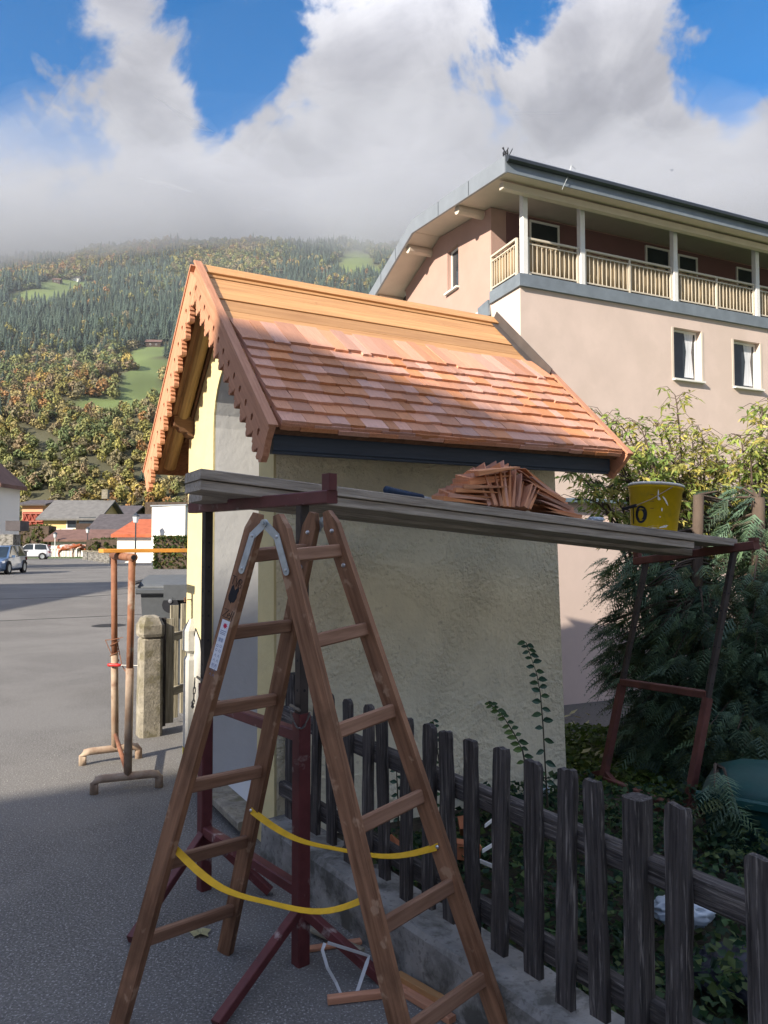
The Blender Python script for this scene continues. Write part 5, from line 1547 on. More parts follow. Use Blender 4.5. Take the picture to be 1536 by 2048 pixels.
def lamp(label, px, Y, top_y, h0=.0, kind=0):
    q = P0(px, Y); h = zpx(top_y, Y)
    t = thing('street_lamp', q, label, 'street lamp', 'street lamps down the street')
    MB().tube([q, q + UP * (h - .75)], [.07, .05], 8).build('pole', MT['guttermetal'] if kind == 0 else MT['whitepost'], t)
    c = q + UP * (h - .75)
    MB().lathe([(.05, 0), (.16, .06), (.24, .5), (.22, .52)], 6, c).build('lantern', MT['curtain'], t)
    MB().lathe([(.29, .50), (.27, .56), (.10, .70), (.02, .80)], 6, c).build('hood', MT['guttermetal'], t)


lamp('black lantern street lamp before the red tiled building', 271, 56, 1026)
lamp('smaller street lamp before the low outbuilding roof', 175, 92, 1054)
lamp('pale lamp post beside the low outbuilding gable', 110, 95, 1064, kind=1)


# ------------------------------------------------------------------ cars
def car(label, p, yaw, paint, L=4.0, Wd=1.75, H=1.52, suv=False):
    t = thing('parked_car', p, label, 'car', 'cars down the street')
    c_, s_ = cos(yaw), sin(yaw)
    T = lambda x, y, z: Vector(p) + Vector((x * c_ - y * s_, x * s_ + y * c_, z))
    cl = .22 if suv else .16
    # side profile stations: x, half width, z bottom, z shoulder
    st = [(-.50, .62, .32, .62), (-.485, .80, .26, .82), (-.40, .95, cl, .92), (-.15, 1.0, cl, .95), (.10, 1.0, cl, .93), (.30, .98, cl, .88), (.42, .93, cl, .80), (.485, .80, .22, .66), (.50, .64, .30, .52)]
    vs, fs = [], []; m = 8
    for x, hw, zb, zs in st:
        hw = hw * Wd / 2; x *= L; zs = zs * (1.08 if suv else 1.0)
        vs += [T(x, -hw * .8, zb), T(x, -hw, zb + .12), T(x, -hw, (zb + zs) / 2), T(x, -hw * .93, zs), T(x, hw * .93, zs), T(x, hw, (zb + zs) / 2), T(x, hw, zb + .12), T(x, hw * .8, zb)]
    for k in range(len(st) - 1):
        for q in range(m): fs.append((k * m + q, k * m + (q + 1) % m, (k + 1) * m + (q + 1) % m, (k + 1) * m + q))
    fs += [tuple(range(m - 1, -1, -1)), tuple(range((len(st) - 1) * m, len(st) * m))]
    body = MB().add(vs, fs).build('body', paint, t, smooth=False); recalc(body)
    bev = body.modifiers.new('b', 'BEVEL'); bev.width = .04; bev.segments = 2
    g0 = .92 * (1.08 if suv else 1)
    # greenhouse
    sec = [(-.47, .80, g0 - .02), (-.40, .74, H - .10), (-.25, .70, H), (.02, .70, H - .01), (.10, .73, H - .07), (.29, .84, g0 - .06)]
    vs, fs = [], []
    for x, hw, z in sec:
        hw *= Wd / 2; vs += [T(x * L, -hw, z), T(x * L, hw, z)]
    base = [T(x * L, sg * .90 * Wd / 2, g0 - .06) for x, hw, z in sec for sg in (-1, 1)]
    n = len(sec); vs += base
    for k in range(n - 1):
        fs += [(2 * k, 2 * k + 2, 2 * k + 3, 2 * k + 1), (2 * k, 2 * n + 2 * k, 2 * n + 2 * k + 2, 2 * k + 2), (2 * k + 1, 2 * k + 3, 2 * n + 2 * k + 3, 2 * n + 2 * k + 1)]
    cab = MB().add(vs, fs); cb_ = cab.build('cabin', paint, t, smooth=False); recalc(cb_)
    # glass: windscreen, rear, sides slightly proud
    def pane(name, pts, off):
        c = sum((Vector(q) for q in pts), Vector()) / len(pts); q2 = [c + (Vector(q) - c) * .90 + off for q in pts]
        MB().add(q2, [tuple(range(len(q2)))]).build(name, MT['glass'], t)
    fw = T(1, 0, 0) - T(0, 0, 0); sd = T(0, 1, 0) - T(0, 0, 0)
    S_ = lambda k, sg: T(sec[k][0] * L, sg * sec[k][1] * Wd / 2, sec[k][2])
    pane('windscreen', [S_(4, -1), S_(4, 1), S_(5, 1), S_(5, -1)], fw * .012 + UP * .012)
    pane('rear_window', [S_(0, -1), S_(0, 1), S_(1, 1), S_(1, -1)], -fw * .012 + UP * .008)
    for sg in (-1, 1):
        B_ = lambda k: T(sec[k][0] * L, sg * .90 * Wd / 2, g0 - .03)
        pane('side_window', [S_(1, sg), S_(2, sg), T(-.10 * L, sg * .70 * Wd / 2, H - .02), T(-.10 * L, sg * .89 * Wd / 2, g0 - .02), T(-.43 * L, sg * .88 * Wd / 2, g0 - .02)], sd * sg * .015)
        pane('side_window', [T(-.09 * L, sg * .70 * Wd / 2, H - .02), S_(3, sg), S_(4, sg), T(.25 * L, sg * .88 * Wd / 2, g0 - .03), T(-.09 * L, sg * .89 * Wd / 2, g0 - .02)], sd * sg * .015)
        MB().box(T(.20 * L, sg * (Wd / 2 + .07), g0 + .02), (.14, .18, .13), Matrix.Rotation(yaw, 3, 'Z')).build('wing_mirror', MT['black'] if suv else paint, t)
        hl_ = MB().add([T(.492 * L, sg * .58 * Wd / 2, .66), T(.44 * L, sg * .94 * Wd / 2, .74), T(.445 * L, sg * .955 * Wd / 2, .62), T(.503 * L, sg * .60 * Wd / 2, .56)], [(0, 1, 2, 3)]); hl_.build('headlight', MT['curtain'], t)
        tl_ = MB().add([T(-.488 * L, sg * .66 * Wd / 2, .86), T(-.46 * L, sg * .93 * Wd / 2, .88), T(-.465 * L, sg * .94 * Wd / 2, .70), T(-.502 * L, sg * .70 * Wd / 2, .68)], [(0, 1, 2, 3)]); tl_.build('tail_light', MT['redplastic'], t)
        for x in (.31, -.31):
            c = T(x * L, sg * (Wd / 2 - .09), .32); ax = sd * sg
            M_ = frame(ax).to_3x3() @ Matrix(((0, 0, 1), (1, 0, 0), (0, 1, 0)))
            wv = MB().lathe([(.20, -.10), (.30, -.10), (.325, -.06), (.325, .07), (.30, .10), (.21, .105)], 20, c, M=M_).build('wheel', MT['asphalt_new'], t)
            rim = MB(); rim.lathe([(.001, .085), (.05, .09), (.19, .10), (.215, .098), (.215, .02)], 20, c, M=M_); rim.build('rim', MT['steel'], wv)
            MB().lathe([(.34, -.02), (.385, .0), (.385, .094), (.34, .094)], 20, T(x * L, sg * (Wd / 2 - .09), .33), M=M_).build('wheel_arch', MT['black'], t)
    MB().box(T(.503 * L, 0, .36), (.06, Wd * .62, .16), Matrix.Rotation(yaw, 3, 'Z')).build('lower_grille', MT['black'], t)
    MB().box(T(.500 * L, 0, .62), (.05, Wd * .5, .09), Matrix.Rotation(yaw, 3, 'Z')).build('grille', MT['black'], t)
    MB().box(T(.508 * L, 0, .50), (.03, .5, .11), Matrix.Rotation(yaw, 3, 'Z')).build('number_plate', MT['winframe'], t)
    MB().bar(T(.506 * L, -Wd * .33, .70), T(.506 * L, Wd * .33, .70), .03, .02).build('chrome_strip', MT['bolt'], t)


MT['bluecar'] = mat('silver_blue_car_paint', (0.10, 0.17, 0.30), .28, .05, 3, bump=0, metal=.4, spec=.6, coat=.6)
MT['whitecar'] = mat('white_car_paint', (0.72, 0.73, 0.76), .3, .03, 3, bump=0, spec=.5, coat=.5)
MT['redcar'] = mat('red_car_paint', (0.50, 0.02, 0.03), .3, .05, 3, bump=0, spec=.5, coat=.5)
q = gp(-36, 1150); car('silver blue hatchback facing the camera at the left edge', q + Vector((0, 1.9, 0)), radians(-82), MT['bluecar'], 4.0, 1.72, 1.54)
q = gp(60, 1118); car('white compact car parked side on beyond the blue hatchback', Vector((P0(62, 80).x, 80, 0)), radians(197), MT['whitecar'], 3.9, 1.75, 1.62, True)
car('small red car far down the street behind the palings', P0(90, 101), radians(185), MT['redcar'], 3.9, 1.7, 1.45)
bn = thing('wheelie_bin', P0(43, 60), 'black wheelie bin standing behind the blue hatchback', 'bin')
q = P0(42, 60)
MB().prism([q + Vector((-.28, -.3, .08)), q + Vector((.28, -.3, .08)), q + Vector((.36, -.36, 1.0)), q + Vector((-.36, -.36, 1.0))], Vector((0, .65, 0))).build('body', MT['binbody'], bn)
MB().box(q + Vector((0, 0, 1.05)), (.8, .85, .09)).build('lid', MT['binbody'], bn)
MB().tube([q + Vector((-.32, .33, .1)), q + Vector((.32, .33, .1))], .1, 12).build('wheel', MT['black'], bn)
# ------------------------------------------------------------------ pipe stand with its board, screwdriver
ps = thing('pipe_stand', gp(250, 1560), 'rusty pipe scaffold stand with two posts at the street edge', 'stand')
nL, nR = gp(188, 1588), gp(318, 1574); fL, fR = gp(165, 1530), gp(277, 1516)
HB = .075
for l, r, base_px, top_px, m in ((nL, nR, 254, 264, 'rust'), (fL, fR, 229, 228, 'rust')):
    d = (r - l).normalized(); l2, r2 = l + UP * HB, r + UP * HB
    f = (base_px - pix(l)[0]) / (pix(r)[0] - pix(l)[0])
    bp = l2.lerp(r2, f)
    top = at(top_px, 1118, bp.y + .02); top.z = 1.50
    b = MB(); b.tube([l, l2 - UP * .012, l2 + d * .018 + UP * .012, l2 + d * .05 + UP * .016, r2 - d * .05 + UP * .016, r2 - d * .018 + UP * .012, r2 - UP * .012, r], .027, 12)
    b.build('foot', MT['rustpale'], ps, smooth=True)
    pb = MB(); pb.tube([bp, bp.lerp(top, .35), bp.lerp(top, .5)], .026, 14); pb.build('outer_post', MT['rustpale'], ps, smooth=True)
    MB().tube([bp.lerp(top, .48), top], .0225, 14).build('inner_post', MT['rust'], ps, smooth=True)
    if base_px == 254: n_b, n_t = bp, top
    else: f_b, f_t = bp, top
MB().tube([f_b + UP * .12, n_b + UP * .03], .016, 10).build('brace', MT['rust'], ps, smooth=True)
dd = (n_t - f_t).normalized()
MB().tube([f_t - dd * .06 + UP * .012, n_t + dd * .06 + UP * .012], .027, 14).build('crossbar', MT['rust'], ps, smooth=True)
MB().tube([n_t + dd * .0602 + UP * .012, n_t + dd * .062 + UP * .012], .017, 12).build('pipe_bore', MT['black'], ps)
# binding wire round the far post
wc = f_b.lerp(f_t, .48); b = MB()
pts = [wc + Vector((.03 * cos(t), .03 * sin(t), -.03 + .012 * t)) for t in np.linspace(0, 14, 50)] + [wc + Vector((.06, -.02, -.05)), wc + Vector((.13, -.06, -.14)), wc + Vector((.16, -.1, -.17))]
b.tube(pts, .0035, 5); b.tube([wc + Vector((-.06, -.03, .13)), wc + Vector((.0, -.035, .135)), wc + Vector((.07, -.03, .15))], .003, 5); b.tube([wc + Vector((-.06, -.03, .13)), wc + Vector((-.01, -.03, .02))], .003, 5)
b.build('binding_wire', MT['rust'], ps)['kind'] = 'stuff'
# screwdriver stuck through the stand
sdv = wc + Vector((-.035, -.045, -.05)); sx = Vector((1, -.12, .0)).normalized()
sw = thing('screwdriver', sdv, 'red handled screwdriver stuck through the rusty pipe stand', 'screwdriver')
prof = [(.002, 0), (.011, .003), (.0135, .018), (.0115, .05), (.0125, .08), (.010, .098), (.0045, .104)]
MB().lathe(prof, 12, sdv, M=frame(sx).to_3x3() @ Matrix(((0, 0, 1), (1, 0, 0), (0, 1, 0)))).build('handle', MT['redplastic'], sw, smooth=True)
MB().tube([sdv + sx * .10, sdv + sx * .235], .003, 8).build('blade', MT['chain'], sw)
p0 = Vector((at(202, 1104, 5.45).x, 5.45, 1.552)); p1 = p0 + SU * 2.4
tag(board('formwork_board', p0, p1, .20, .027, MT['orangeplank'], None, ch=.002), 'orange formwork board resting on the rusty pipe stand', 'board')

# ------------------------------------------------------------------ gate posts, palings and bin left of the shrine
gpst = thing('concrete_post', gp(298, 1470), 'stout pale concrete post with pointed cap and mossy foot', 'post')
q = gp(298, 1470); w = .20
b = MB()
rt = Matrix.Rotation(TH, 3, 'Z')


def taper_post(b, q, secs):
    vs, fs = [], []
    for hw, z in secs:
        c_ = hw * .28
        for x, y in ((-hw + c_, -hw), (hw - c_, -hw), (hw, -hw + c_), (hw, hw - c_), (hw - c_, hw), (-hw + c_, hw), (-hw, hw - c_), (-hw, -hw + c_)): vs.append(q + rt @ Vector((x, y, z)))
    n = len(secs)
    for k in range(n - 1):
        for j in range(8): fs.append((k * 8 + j, k * 8 + (j + 1) % 8, k * 8 + 8 + (j + 1) % 8, k * 8 + 8 + j))
    fs += [tuple(range((n - 1) * 8, n * 8))]
    b.add(vs, fs)


taper_post(b, q, [(.095, -.05), (.089, .80), (.078, .81), (.078, .825)]); b.build('shaft', MT['concpost'], gpst)
b = MB(); taper_post(b, q, [(.094, .825), (.102, .85), (.102, .92), (.072, .985), (.040, 1.0)]); b.build('cap', MT['concpost'], gpst)
# white edge board and dark gate leaf behind it
gt = thing('garden_gate', gp(320, 1474), 'narrow dark wooden gate leaf with one white edge board', 'gate')
q0 = gp(313, 1462)
board('edge_board', q0 + UP * .03, q0 + UP * .93, .028, .10, MT['whitepaint'], gt, up=SU, ch=.002)
for k, (px, Y, h, m) in enumerate(((322, 6.62, .92, 'picket'), (338, 6.75, .90, 'oldpicket'), (347, 6.95, 1.0, 'oldpicket'), (368, 7.15, 1.0, 'oldpicket'))):
    x = at(px, 1400, Y).x; p = Vector((x, Y, .05))
    board('picket', p, p + UP * h, .075, .022, MT[m], gt, up=SV, ch=.004)
pa, pb = Vector((at(318, 1400, 6.65).x, 6.66, .30)), Vector((at(385, 1400, 7.2).x, 7.25, .30))
board('rail', pa, pb, .04, .07, MT['oldpicket'], gt); board('rail', pa + UP * .48, pb + UP * .48, .04, .07, MT['oldpicket'], gt)
wp2 = thing('gate_post', gp(356, 1560), 'white notched gate post with yellow foot against the shrine front', 'post')
q = gp(378, 1556); q = q + Vector((.0, .05, 0))
for z0, z1, m in ((.0, .20, 'yellowpaint'), (.20, 1.02, 'whitepaint')):
    b = MB()
    if z0 == 0: taper_post(b, q, [(.050, 0), (.050, .20)])
    else: taper_post(b, q, [(.050, .2), (.049, .80), (.036, .825), (.036, .845), (.056, .865), (.056, 1.0), (.02, 1.08)])
    b.build('foot' if z0 == 0 else 'shaft', MT[m], wp2)
# waste container
Yb = 8.2; c = Vector((at(338, 1300, Yb).x, Yb, 0))
wb = thing('waste_container', c, 'large dark grey waste container with a lock behind the gate', 'bin')
UB = Vector((cos(.10), sin(.10), 0)); VB = Vector((-UB.y, UB.x, 0))
B_ = lambda x, y, z: c + UB * x + VB * y + UP * z
b = MB(); hw = .30; lo = [B_(-.25, 0.05, .12), B_(.9, 0.05, .12), B_(.9, .75, .12), B_(-.25, .75, .12)]; hi = [B_(-hw, 0, 1.10), B_(.95, 0, 1.10), B_(.95, .8, 1.10), B_(-hw, .8, 1.10)]
b.add(lo + hi, [(3, 2, 1, 0), (4, 5, 6, 7), (0, 1, 5, 4), (1, 2, 6, 5), (2, 3, 7, 6), (3, 0, 4, 7)]); b.build('body', MT['binbody'], wb)
MB().bar(B_(-hw - .04, -.02, 1.10), B_(1.0, -.02, 1.10), .07, .06, ch=.012).build('rim', MT['binbody'], wb)
vs, fs = [], []
for k in range(9):
    t = k / 8; y = -.02 + t * .86; z = 1.15 + .16 * sin(pi * (.12 + .5 * t)) - .06
    vs += [B_(-hw - .03, y, z), B_(1.0, y, z)]
    if k < 8: fs.append((2 * k, 2 * k + 1, 2 * k + 3, 2 * k + 2))
lid = MB().add(vs, fs).build('lid', MT['binbody'], wb, smooth=True); lid.modifiers.new('s', 'SOLIDIFY').thickness = .03
MB().box(B_(.12, -.05, 1.09), (.34, .05, .16), frame(UB)).build('front_flap', MT['binbody'], wb)
MB().tube([B_(.02, -.06, .96), B_(.02, -.075, .96)], .085, 14).build('lock_plate', MT['black'], wb)
MB().lathe([(.001, .012), (.02, .01), (.022, 0)], 10, B_(.02, -.076, 1.0), M=frame(-VB).to_3x3() @ Matrix(((0, 0, 1), (1, 0, 0), (0, 1, 0)))).build('lock', MT['bolt'], wb)
MB().tube([B_(-hw - .06, -.06, 1.19), B_(-hw - .06, .5, 1.19)], .022, 8).build('lifting_bar', MT['binbody'], wb)
for x in (-.1, .75):
    MB().tube([B_(x - .03, .1, .08), B_(x + .03, .1, .08)], .08, 12).build('castor', MT['black'], wb)

# ------------------------------------------------------------------ on the plank: bucket, hatchet, loose shingles
bc = on_plank(2.66, .135)
bk = thing('bucket', bc, 'yellow plastic bucket spattered with white, standing on the plank', 'bucket')
BM = frame(PD, PT)
toB = Matrix((PD, PX, PT)).transposed()
prof = [(.001, 0), (.120, 0), (.127, .006), (.146, .235), (.153, .236), (.155, .262), (.149, .266), (.140, .262), (.122, .02), (.001, .018)]
MB().lathe(prof, 40, bc, M=toB).build('body', MT['bucket'], bk, smooth=True)
MB().lathe([(.1455, .262), (.149, .2675), (.155, .264), (.1565, .250), (.154, .2545)], 40, bc, M=toB).build('spattered_rim', MT['splat'], bk, smooth=True)
cam_dir = (Vector((0, 0, bc.z)) - bc).normalized(); ang0 = math.atan2(cam_dir.dot(PX), cam_dir.dot(PD))


def on_bucket(da, z, lift=.0012):
    r = .127 + (.146 - .127) * (z - .006) / .229 + lift; t = ang0 + da
    return bc + toB @ Vector((r * cos(t), r * sin(t), z))


def wrap(name, outer, holes, m, n_lift=.0012):
    """outline in (angle metres, z) wrapped on the bucket"""
    vs, fs = fill2d(outer, holes, .001)
    me_v = [on_bucket(v.x / .137, v.y, n_lift + v.z) for v in vs]
    MB().add(me_v, fs).build(name, m, bk)


def ell(cx, cz, rx, rz, n=20): return [(cx + rx * cos(t), cz + rz * sin(t)) for t in np.linspace(0, 2 * pi, n, endpoint=False)]


# columns: picture left is towards negative side; find the sign
sgn = 1 if pix(on_bucket(.5, .1))[0] > pix(on_bucket(0, .1))[0] else -1
wrap('digit_zero', ell(-.078 * sgn, .082, .038, .050), [ell(-.080 * sgn, .080, .018, .026)], MT['black'])
for kk in range(1): wrap('digit_one', [(-.142 * sgn, .03), (-.133 * sgn, .03), (-.133 * sgn, .135), (-.142 * sgn, .135)], [], MT['black'])
for cx, cz, rx, rz, rot in ((.014, .19, .0035, .026, 0), (.02, .165, .007, .008, .4), (.05, .165, .004, .018, .7), (.062, .145, .004, .016, .6), (.038, .105, .004, .011, 0), (.02, .008, .05, .006, .05), (.055, .012, .03, .006, .3), (.03, .065, .005, .003, .2)):
    pts_ = []
    for k in range(12):
        t = k * pi / 6; r_ = RND.uniform(.75, 1.2); x, z = rx * cos(t) * r_, rz * sin(t) * r_
        pts_.append(((cx + x * cos(rot) - z * sin(rot)) * sgn, cz + .006 + x * sin(rot) + z * cos(rot)))
    wrap('paint_splash', pts_, [], MT['splat'])
for zz in (.155, .19, .115): wrap('scale_mark', [(-.026 * sgn, zz), (-.006 * sgn, zz), (-.006 * sgn, zz + .003), (-.026 * sgn, zz + .003)], [], MT['oldwood'])
h0, h1 = on_bucket(.60 * sgn, .243, .012), on_bucket(-1.05 * sgn, .118, .014)
b = MB(); b.tube([h0, h0.lerp(h1, .5) + cam_dir * .055 - UP * .012, on_bucket(-.62 * sgn, .128, .035)], .0024, 6); b.build('handle', MT['rustpale'], bk)
b = MB(); b.tube([on_bucket(-.62 * sgn, .128, .035), on_bucket(-1.18 * sgn, .112, .05)], [.010, .0085], 10); b.build('grip', MT['black'], bk)

hp0, hp1 = on_plank(.86, .04, .018), on_plank(1.10, .12, .016)
ht = thing('hatchet', hp0, 'shingling hatchet with dark blue handle lying on the plank', 'hatchet')
d = (hp1 - hp0).normalized()
MB().tube([hp0, hp0 + d * .03, hp0 + d * .12, hp1], [.019, .0175, .0155, .014], 10).build('handle', MT['bluehandle'], ht, smooth=True)
MB().tube([hp1, hp1 + d * .17], .007, 8).build('shaft', MT['steel'], ht)
e = hp1 + d * .17; sdh = PX
MB().prism([e - d * .03 + PT * .012, e + d * .03 + PT * .012, e + d * .045 + sdh * .10 + PT * .004, e - d * .03 + sdh * .11 + PT * .004], -PT * .016).build('head', MT['bluehandle'], ht)

# loose shingles: two fanned leaning stacks and an upright fan between them
def loose(o, x, up, L=.30, w=.095, part='left fan'):
    x = Vector(x).normalized(); up = Vector(up); y = up.cross(x).normalized(); z = x.cross(y)
    R4 = Matrix((x, y, z)).transposed().to_4x4() @ Matrix.Diagonal((L / .30, w, 1, 1))
    ob = put('loose_shingle', shingle_mesh(RND.randrange(5), .30), None, o, R4)
    tag(ob, 'loose reddish shingle in the ' + part + ' of the heap on the plank', 'shingle', 'loose shingles heaped on the plank')


hs0 = 1.555                                        # s of the heap centre
OP = lambda s, off, l: on_plank(hs0 + s, off, l)
# left stack: shingles lying across the plank, ends towards the camera, tilting up to the right
NL_ = 11
for k in range(NL_):
    t = k / (NL_ - 1); s0 = -.40 + .20 * t + RND.uniform(-.02, .02); h = .002 + .145 * t
    tilt = .05 + .24 * t + RND.uniform(-.04, .04)
    x = PD * cos(tilt) + PT * sin(tilt) + PX * RND.uniform(-.12, .12)
    loose(OP(s0, .05 + RND.uniform(0, .05), h), x, PT + PX * RND.uniform(-.35, .1), .25 + RND.uniform(-.03, .03), RND.uniform(.08, .12))
    if k % 2 == 0: loose(OP(s0 + .03, .16 + RND.uniform(0, .03), h), x + PX * RND.uniform(-.1, .1), PT + PX * RND.uniform(-.2, .2), .25, RND.uniform(.08, .12))
# upright fan in the middle
NF_ = 13
for k in range(NF_):
    t = k / (NF_ - 1); ang = radians(118 - 62 * t) + RND.uniform(-.03, .03)
    x = PD * cos(ang) + PT * sin(ang) - PX * .0 + PX * RND.uniform(.15, .35)
    zn = PD * -sin(ang) + PT * cos(ang)
    loose(OP(-.115 + .22 * t, .035 + RND.uniform(0, .03), .004), x, zn, .14 + .085 * sin(pi * min(1, t * 1.15)) + RND.uniform(-.02, .02), RND.uniform(.07, .10), 'upright middle')
    if k % 2: loose(OP(-.10 + .20 * t, .13, .01), x, zn, .19 + .05 * sin(pi * t), .1, 'upright middle')
# right stack sloping down to the right
NR_ = 11
for k in range(NR_):
    t = k / (NR_ - 1); h = .002 + .12 * t; s1 = .46 - .20 * t + RND.uniform(-.015, .015)
    tilt = .10 + .42 * t + RND.uniform(-.03, .03)
    x = -PD * cos(tilt) + PT * sin(tilt) + PX * RND.uniform(-.1, .12)
    loose(OP(s1, .05 + RND.uniform(0, .05), h), x, PT + PX * RND.uniform(-.4, .0), .22 + RND.uniform(-.03, .02), RND.uniform(.08, .11), 'right slope')
    if k % 2: loose(OP(s1 - .02, .17, h), x, PT + PX * RND.uniform(-.2, .2), .22, RND.uniform(.08, .11), 'right slope')
# ------------------------------------------------------------------ plants
rg = np.random.RandomState(3)


def leaf_cards(P, D_, N_, L, Wd, C, droop=0.25):
    """pointed folded leaves: arrays of base point, direction, normal, length, width -> 6-vertex leaf (4 tris as 2 quads)"""
    D_ = D_ / np.linalg.norm(D_, axis=1, keepdims=True); S_ = np.cross(D_, N_); S_ /= np.linalg.norm(S_, axis=1, keepdims=True); N_ = np.cross(S_, D_)
    L = L[:, None]; Wd = Wd[:, None]
    dn = np.array([[0, 0, -1.0]])
    m = P + D_ * L * .45 + dn * L * droop * .25; t = P + D_ * L + dn * L * droop
    a = P + D_ * L * .18; lf = m + S_ * Wd * .5 + N_ * Wd * .12; rt_ = m - S_ * Wd * .5 + N_ * Wd * .12
    V = np.stack([P, rt_, t, lf], 1).reshape(-1, 3)
    V = np.stack([P, rt_, m - N_ * Wd * .05, t, lf], 1).reshape(-1, 3)
    n = len(P); i = np.arange(n)[:, None] * 5
    F = np.concatenate([i + np.array([[0, 1, 2]]), i + np.array([[1, 3, 2]]), i + np.array([[3, 4, 2]]), i + np.array([[4, 0, 2]])], 0)
    return V, F, np.repeat(C, 5, 0)


def rnd_dirs(n): 
    v = rg.randn(n, 3); return v / np.linalg.norm(v, axis=1, keepdims=True)


# ---- yellow green shrub behind, against the sunlit wall
def light_shrub(label, base, branches, cols, leaf=.12, seed=1, dens=26):
    t = thing('leafy_shrub', base, label, 'shrub', 'light green shrubs against the wall')
    b = MB(); Ps, Ds, Cs, Ls = [], [], [], []
    for tip, ctrl in branches:
        tip = Vector(tip); ctrl = Vector(ctrl); b0 = Vector(base)
        pts = [b0 * (1 - s) ** 2 + ctrl * 2 * s * (1 - s) + tip * s * s for s in np.linspace(0, 1, 12)]
        b.tube(pts, [max(.004, .020 * (1 - s) + .003) for s in np.linspace(0, 1, 12)], 5)
        # side twigs with drooping compound leaves
        for s in np.linspace(.35, 1.0, dens):
            p = b0 * (1 - s) ** 2 + ctrl * 2 * s * (1 - s) + tip * s * s
            az = rg.rand() * 2 * pi; el = rg.uniform(-.1, .9)
            d = Vector((cos(az) * cos(el), sin(az) * cos(el), sin(el))); tl = rg.uniform(.10, .26)
            e = p + d * tl + UP * -.25 * tl
            b.tube([p, p + d * tl * .5 + UP * .02, e], [.003, .0025, .0015], 4)
            base_c = np.array(cols[rg.randint(len(cols))]) * rg.uniform(.75, 1.25)
            for q in range(rg.randint(6, 10)):
                u = rg.uniform(.15, 1.0); pp = p.lerp(e, u)
                dd_ = Vector((rg.randn() * .8, rg.randn() * .8, -.35 + .5 * rg.randn())) + d * .7
                Ps.append(pp); Ds.append(dd_); Cs.append(base_c * rg.uniform(.8, 1.2)); Ls.append(leaf * rg.uniform(.6, 1.2))
    b.build('branch', MT['bark'], t)['kind'] = 'stuff'
    n = len(Ps); P_ = np.array([tuple(p) for p in Ps]); D_ = np.array([tuple(p) for p in Ds]); L_ = np.array(Ls)
    Nn = np.tile(np.array([[0, -.5, .5]]), (n, 1)) + .6 * rg.randn(n, 3)
    V, F, C = leaf_cards(P_, D_, Nn, L_, L_ * .32, np.array(Cs), .35)
    o = np_mesh('crown', V, F, MT['leaf'], C, parent=t); o['kind'] = 'stuff'


YG = [(.36, .43, .11), (.30, .40, .10), (.45, .46, .13), (.55, .48, .13), (.24, .35, .09)]
SHY = 6.6


def shr(px, py, Y=SHY): return at(px, py, Y)


light_shrub('light green shrub with drooping narrow leaves right of the roof corner', Vector((shr(1345, 1300).x, SHY, -.2)),
            [(shr(px, py, SHY + dy), shr((px + 1345) / 2 + k * 3, (py + 1000) / 2 - 40, SHY)) for k, (px, py, dy) in enumerate(
                ((1130, 945, -.2), (1165, 985, -.1), (1200, 830, .1), (1215, 905, -.2), (1240, 870, .15), (1275, 850, 0), (1290, 900, -.3), (1310, 845, .2), (1150, 1000, -.2), (1190, 940, .1), (1240, 960, -.2), (1300, 960, -.1), (1270, 920, .2), (1180, 880, .0), (1225, 840, .2), (1260, 985, .1), (1320, 915, .0), (1155, 960, .2), (1205, 975, .1)))], YG, .072, dens=31)
light_shrub('yellowing shrub with one tall shoot above the bucket', Vector((shr(1385, 1300, 6.8).x, 6.8, -.2)),
            [(shr(px, py, 6.8 + dy), shr((px + 1385) / 2 + k * 3, (py + 1000) / 2 - 40, 6.8)) for k, (px, py, dy) in enumerate(
                ((1350, 790, 0), (1385, 880, .1), (1330, 870, -.2), (1345, 925, .1), (1400, 910, -.1), (1420, 940, 0), (1375, 960, .2), (1360, 985, -.2), (1440, 960, .1), (1435, 890, .1), (1400, 860, .1), (1365, 930, -.2), (1410, 980, .0), (1330, 975, .1), (1455, 925, .2)))],
            [(.48, .45, .12), (.58, .50, .13), (.38, .42, .11), (.32, .37, .10)], .070, dens=31)
light_shrub('light green shrub at the right edge above the conifers', Vector((shr(1510, 1300, 6.5).x, 6.5, -.2)),
            [(shr(px, py, 6.5 + dy), shr((px + 1510) / 2, (py + 1000) / 2 - 40, 6.5)) for k, (px, py, dy) in enumerate(
                ((1480, 870, 0), (1525, 815, .1), (1560, 800, .1), (1540, 850, 0), (1500, 900, -.2), (1470, 930, .1), (1520, 920, .2), (1550, 930, -.1), (1490, 965, .1), (1580, 880, 0)))], YG, .072, dens=31)

